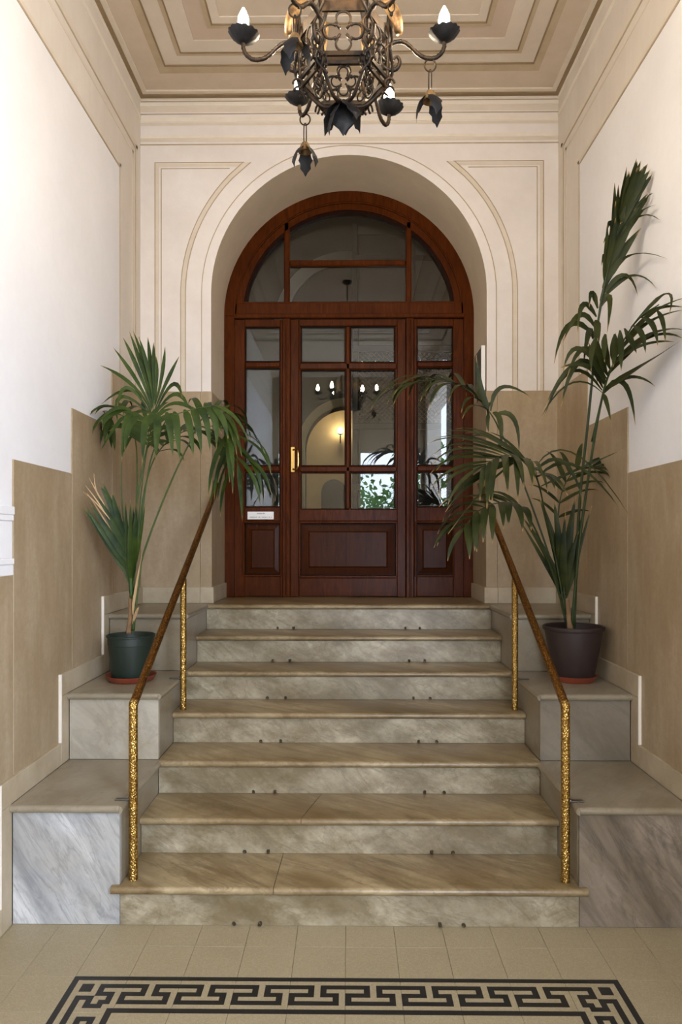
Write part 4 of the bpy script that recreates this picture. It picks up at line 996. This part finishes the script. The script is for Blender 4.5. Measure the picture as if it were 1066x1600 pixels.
def pendant(pos, rot=0.0, ln=.07):
    """ring, long link and three drooping iron leaves"""
    p = MB(); pos = Vector(pos)
    pd = at3(MB().tube([pos + Vector((.019 * math.cos(a), 0, -.020 + .021 * math.sin(a))) for a in [2 * PI * k / 18 for k in range(18)]], .0028, 6, True).build('pendant', M['iron'], ch, smooth=True))
    q = MB().tube(catmull([pos + Vector((-.004, 0, -.040)), pos + Vector((0, 0, -.034)), pos + Vector((.004, 0, -.040)), pos + Vector((.0045, 0, -.07)), pos + Vector((.004, 0, -.04 - ln)), pos + Vector((0, 0, -.046 - ln)), pos + Vector((-.004, 0, -.04 - ln)), pos + Vector((-.0045, 0, -.07)), pos + Vector((-.004, 0, -.040))], 4), .0023, 5)
    at3(q.build('chain_link', M['iron'], pd, smooth=True))
    top = pos + Vector((0, 0, -.038 - ln))
    at3(MB().lathe([(0, .004), (.012, 0), (.020, -.016), (.026, -.034), (.020, -.034), (.012, -.012), (0, -.006)], tuple(top), 14).build('flower_cap', M['gilt'], pd, smooth='edge'))
    for j in range(3):
        vs, fs = leaf_shape(.072, .024, 1.3)
        mt = Matrix.Translation(top + Vector((0, 0, -.012))) @ Matrix.Rotation(rot + j * 2 * PI / 3, 4, 'Z') @ Matrix.Translation((.008, 0, 0)) @ Matrix.Rotation(.45, 4, 'Y')
        at3(MB().add(vs, fs).xf(mt).build('iron_leaf', M['iron_black'], pd, smooth='edge'))
bulb_me = None
for k in range(6):
    rad = Vector((math.cos(math.radians(60 * k)), math.sin(math.radians(60 * k)), 0)); c0 = Vector((CX, CYc, 0)); up = Vector((0, 0, 1))
    dz = {1: -.068, 2: -.030}.get(k, 0)
    pts = catmull([c0 + rad * r + up * (z + dz * min(1, max(0, (r - .13) / .15))) for r, z in arm_rz], 4); m = len(pts)
    arm = at3(MB().tube(pts, [.0035 + .0035 * min(1, i / 14) for i in range(m)], 7).build('arm', M['iron'], ch, smooth=True))
    # twisted wire wound round the arm
    tw = []
    for i in range(m * 3):
        j = min(m - 2, i // 3); f_ = (i % 3) / 3; p = pts[j].lerp(pts[j + 1], f_); T = (pts[j + 1] - pts[j]).normalized(); s1 = T.cross(Vector((-rad.y, rad.x, 0))).normalized(); s2 = T.cross(s1)
        tw.append(p + (s1 * math.cos(i * .9) + s2 * math.sin(i * .9)) * .0062)
    at3(MB().tube(tw[48:-6], .0022, 4).build('wire_twist', M['iron'], arm, smooth=True))
    cu = pts[-1]
    cup = MB().lathe([(0, -.010), (.010, -.010), (.022, -.004), (.040, .008), (.052, .022), (.053, .0235), (.048, .020), (.034, .011), (.012, .004), (0, .004)], (0, 0, 0), 56, flute)
    cup.xf(Matrix.Translation(cu + up * .008) @ Matrix.Rotation(random.uniform(-.12, .12), 4, 'X') @ Matrix.Rotation(random.uniform(-.15, .15), 4, 'Y'))
    at3(cup.build('drip_pan', M['iron_black'], arm, smooth='edge'))
    at3(MB().lathe([(0, 0), (.013, 0), (.013, .026), (.009, .028), (0, .028)], tuple(cu + up * .012), 14).build('candle_sleeve', M['candle'], arm, smooth='edge'))
    at3(MB().lathe([(.008, 0), (.011, .006), (.017, .018), (.0195, .030), (.0185, .042), (.014, .057), (.008, .070), (.0035, .079), (0, .083)], tuple(cu + up * .038), 16).build('bulb', M['bulb'], arm, smooth=True))
def arm_low(k, r=.292):
    a = math.radians(60 * k); return Vector((CX + r * math.cos(a), CYc + r * math.sin(a), 3.197 + {1: -.068, 2: -.030}.get(k, 0)))
pendant(arm_low(0), .9); pendant(arm_low(2), -.5); pendant(arm_low(4), .25, .055)
p5 = arm_low(5)
at3(MB().tube([p5 + Vector((.010 * math.cos(a), 0, -.012 + .016 * math.sin(a))) for a in [2 * PI * k / 12 for k in range(12)]], .002, 5, True).lathe([(0, -.042), (.006, -.036), (.006, -.030), (0, -.026)], tuple(p5), 8).build('broken_hook', M['iron'], ch, smooth=True))
# dark leaf rosette under the cage
random.seed(5)
for j, (ang, L_, W_, tl) in enumerate(((.3, .085, .036, .3), (1.5, .08, .036, -.1), (2.7, .09, .038, .2), (3.5, .10, .038, .45), (4.6, .09, .040, .75), (5.4, .085, .036, .2))):
    vs, fs = leaf_shape(L_, W_, 1.1)
    mt = Matrix.Translation((CX, CYc, ZB + .012)) @ Matrix.Rotation(ang, 4, 'Z') @ Matrix.Rotation(tl, 4, 'Y')
    at3(MB().add(vs, fs).xf(mt).build('rosette_leaf', M['iron_black'], ch, smooth='edge'))
at3(MB().lathe([(0, -.03), (.012, -.022), (.018, -.008), (.012, .008), (0, .012)], (CX, CYc, ZB + .005), 14).build('finial', M['iron_black'], ch, smooth=True))

# ------------------------------------------------------------------ lobby seen through the glass
LB0 = BACK + TH; LB1 = 8.0
def room_box(name, label, args, mat, cat):
    return tag(MB().box(*args).build(name, M[mat]), label, cat, kind='structure')
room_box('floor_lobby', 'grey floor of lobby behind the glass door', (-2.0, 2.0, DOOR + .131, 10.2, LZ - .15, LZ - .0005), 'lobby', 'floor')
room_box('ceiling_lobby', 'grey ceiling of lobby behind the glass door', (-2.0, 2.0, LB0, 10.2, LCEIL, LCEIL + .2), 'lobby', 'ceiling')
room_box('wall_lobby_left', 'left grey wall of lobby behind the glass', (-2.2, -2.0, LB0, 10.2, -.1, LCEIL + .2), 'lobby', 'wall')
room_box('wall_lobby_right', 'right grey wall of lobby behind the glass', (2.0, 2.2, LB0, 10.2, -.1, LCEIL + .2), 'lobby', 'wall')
# far wall with a smaller lit arch
ar, ax, az = .47, -.02, 2.62
lw = MB(); n = 20
ip = [(ax - ar, LZ)] + [(ax - ar * math.cos(PI * k / n), az + ar * math.sin(PI * k / n)) for k in range(n + 1)] + [(ax + ar, LZ)]
op = []
for (x, z) in ip:
    if z <= az: op.append((math.copysign(2.0, x - ax), z))
    else:
        dx, dz_ = x - ax, z - az; s_ = min(2.0 / abs(dx) if abs(dx) > 1e-6 else 1e9, (LCEIL - az) / dz_); op.append((ax + dx * s_, az + dz_ * s_))
for k in range(len(ip) - 1):
    for yy_ in (LB1, LB1 + .25):
        lw.add([(ip[k][0], yy_, ip[k][1]), (ip[k + 1][0], yy_, ip[k + 1][1]), (op[k + 1][0], yy_, op[k + 1][1]), (op[k][0], yy_, op[k][1])], [(0, 1, 2, 3)])
    lw.add([(ip[k][0], LB1, ip[k][1]), (ip[k + 1][0], LB1, ip[k + 1][1]), (ip[k + 1][0], LB1 + .25, ip[k + 1][1]), (ip[k][0], LB1 + .25, ip[k][1])], [(0, 1, 2, 3)])
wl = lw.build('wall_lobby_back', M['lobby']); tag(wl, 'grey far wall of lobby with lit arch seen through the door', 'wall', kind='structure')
room_box('wall_corridor_back', 'cream lit wall beyond the lobby arch', (-2.0, 2.0, 9.9, 10.1, -.1, LCEIL), 'lobby_cream', 'wall')
lun = MB(); n = 28; lc_, lz_ = 0.0, 3.98
A_ = [(lc_ - .70 * math.cos(PI * k / n), lz_ + .70 * math.sin(PI * k / n)) for k in range(n + 1)]; B_ = [(lc_ - .84 * math.cos(PI * k / n), lz_ + .84 * math.sin(PI * k / n)) for k in range(n + 1)]
for k in range(n): lun.prism([A_[k], A_[k + 1], B_[k + 1], B_[k]], lambda a, c, d: (a, d, c), LB1 - .05, LB1 + .01)
lun.build('arch_moulding', M['plaster'], wl)
MB().prism([(lc_ - .70, lz_)] + A_ + [(lc_ + .70, lz_)], lambda a, c, d: (a, d, c), LB1 - .012, LB1 + .01).build('lunette', M['lobby_dark'], wl)
rm = MB()
for k in range(20):
    a0, a1 = PI * k / 20, PI * (k + 1) / 20
    rm.prism([(ax - r_ * math.cos(a_), az + r_ * math.sin(a_)) for r_, a_ in ((ar, a0), (ar, a1), (ar + .09, a1), (ar + .09, a0))], lambda a, c, d: (a, d, c), LB1 - .03, LB1 + .01)
for sd in (-1, 1): rm.box(ax + sd * ar, ax + sd * (ar + .09), LB1 - .03, LB1 + .01, LZ, az)
rm.build('arch_trim', M['lobby_cream'], wl)
# arched dark door on the cream wall
dx0, dx1 = -.38, -.03; dr = (dx1 - dx0) / 2; dc = (dx0 + dx1) / 2; dzs = 2.25
poly = [(dx0, LZ)] + [(dc - dr * math.cos(PI * k / 12), dzs + dr * math.sin(PI * k / 12)) for k in range(13)] + [(dx1, LZ)]
dd = MB().prism(poly, lambda a, c, d: (a, d, c), 9.84, 9.899).build('door_2', M['lobby_dark']); tag(dd, 'small dark arched door on the cream wall beyond the lobby', 'door', kind='structure')
MB().lathe([(0, 0), (.016, .002), (.016, .02), (0, .022)], (dx1 - .05, 9.82, 2.0), 10).build('knob', M['brass_plain'], dd)
# lift cage with wire lattice
lc = empty('lift_cage', 'dark lift shaft cage with wire lattice behind the door glass', 'lift', loc=(.55, 6.7, LZ))
for x in (.06, .60, 1.14):
    at(MB().box(x - .025, x + .025, 6.68, 6.73, LZ, CEIL - .01, .004).build('cage_post', M['blackmetal'], lc))
for z in (2.05, 2.62, 3.35, 4.2):
    at(MB().box(.04, 1.16, 6.675, 6.70, z, z + .06, .004).build('cage_rail', M['blackmetal'], lc))
lat = MB()
for k in range(-34, 24):
    for sd in (1, -1):
        x0 = .085 + k * .045; z0, z1 = 2.68, 3.35
        xa, xb = x0, x0 + (z1 - z0) * 1.0
        lo, hi = .085, 1.115
        ta = max(0, (lo - xa) / (xb - xa)); tb = min(1, (hi - xa) / (xb - xa))
        if tb <= ta: continue
        pa = Vector((xa + (xb - xa) * ta, 6.705, z0 + (z1 - z0) * ta)); pb = Vector((xa + (xb - xa) * tb, 6.705, z0 + (z1 - z0) * tb))
        if sd < 0: pa.x, pb.x = lo + hi - pa.x, lo + hi - pb.x; pa.y += .004; pb.y += .004
        lat.tube([pa, pb], .0028, 4)
lo_ = at(lat.build('wire_lattice', M['brass_worn_shaded'], lc))
at(MB().box(.09, 1.11, 6.78, 7.6, LZ + .01, 4.5, .01).build('car', M['lobby_dark'], lc))
# added bulb standing in for a chandelier reflection in the glass
SX, SZ, SY = P(532, 680, 9.79).x, P(532, 680, 9.79).z, 9.9
M['reflected_bulb_glow'] = m_emit('lit_reflected_bulb', (1.0, 0.84, 0.58, 1), 22.0)
sc_ = empty('reflected_bulb', 'small lit bulb on bracket standing in for a mirrored chandelier bulb', 'lamp', loc=(SX, SY - .001, SZ))
at(MB().tube(catmull([(SX, SY - .002, SZ - .06), (SX, SY - .07, SZ - .10), (SX, SY - .11, SZ - .06), (SX, SY - .11, SZ)], 6), .008, 7).lathe([(0, 0), (.035, .015), (.037, .02), (0, .012)], (SX, SY - .11, SZ), 14).build('bracket', M['iron'], sc_, smooth=True))
at(MB().lathe([(.010, 0), (.030, .02), (.036, .045), (.026, .075), (0, .09)], (SX, SY - .11, SZ + .02), 14).build('bulb', M['reflected_bulb_glow'], sc_, smooth=True))
# unseen lamp added in the corridor to light the cream wall
cl = empty('added_corridor_lamp', 'unseen round lamp added to light the cream wall beyond the arch', 'lamp', loc=(-.1, 9.1, CEIL))
at(MB().lathe([(0, 0), (.14, 0), (.15, -.02), (.14, -.03), (0, -.03)][::-1], (-.1, 9.1, CEIL), 24).build('base', M['whiteedge'], cl, smooth='edge'))
M['globe'] = m_emit('lit_globe', (1.0, 0.80, 0.52, 1), 42.0)
at(MB().lathe([(0, -.13), (.06, -.12), (.11, -.08), (.125, -.032), (0, -.031)], (-.1, 9.1, CEIL), 24).build('globe', M['globe'], cl, smooth=True))

# ------------------------------------------------------------------ street beyond the entrance (seen only mirrored in the glass)
tag(MB().box(-9, 9, -16, ENT_Y - .201, -.2, -.01).build('ground', M['pavement']), 'pale street pavement outside the entrance', 'pavement', kind='structure')
random.seed(9)
for (x, y, zc_, s_, nl, lb) in ((.75, -6.0, 2.35, .75, 260, 'small green street tree nearest the entrance'), (2.0, -8.0, 3.2, 1.1, 420, 'taller green street tree further along the pavement'), (-.2, -8.8, 2.9, 1.0, 420, 'green street tree by the street wall')):
    sh = empty('street_tree', lb, 'tree', 'trees outside the entrance', loc=(x, y, -.01))
    f = MB()
    for i in range(nl):
        d = Vector((random.gauss(0, 1), random.gauss(0, 1), random.gauss(0, 1))).normalized() * s_ * random.uniform(.2, 1)
        c = Vector((x, y, zc_)) + d; a1 = Vector((random.gauss(0, 1), random.gauss(0, 1), random.gauss(0, 1))).normalized(); a2 = a1.orthogonal().normalized()
        f.add([c - a1 * .09, c + a2 * .045, c + a1 * .09, c - a2 * .045], [(0, 1, 2, 3)])
    fo = at(f.build('foliage', M['hedge'], sh)); fo['kind'] = 'stuff'
    at(MB().tube([(x, y, -.01), (x + .03, y, zc_ * .6), (x, y, zc_ + .2)], [.04, .03, .012], 7).build('trunk', M['trunk'], sh))
tag(MB().box(-6, -.05, -11.4, -11.1, -.01, 3.6, .02).box(-6.05, 0.0, -11.45, -11.05, 3.6, 3.72, .02).build('street_wall', M['white']), 'white rendered wall across the street', 'wall', kind='structure')
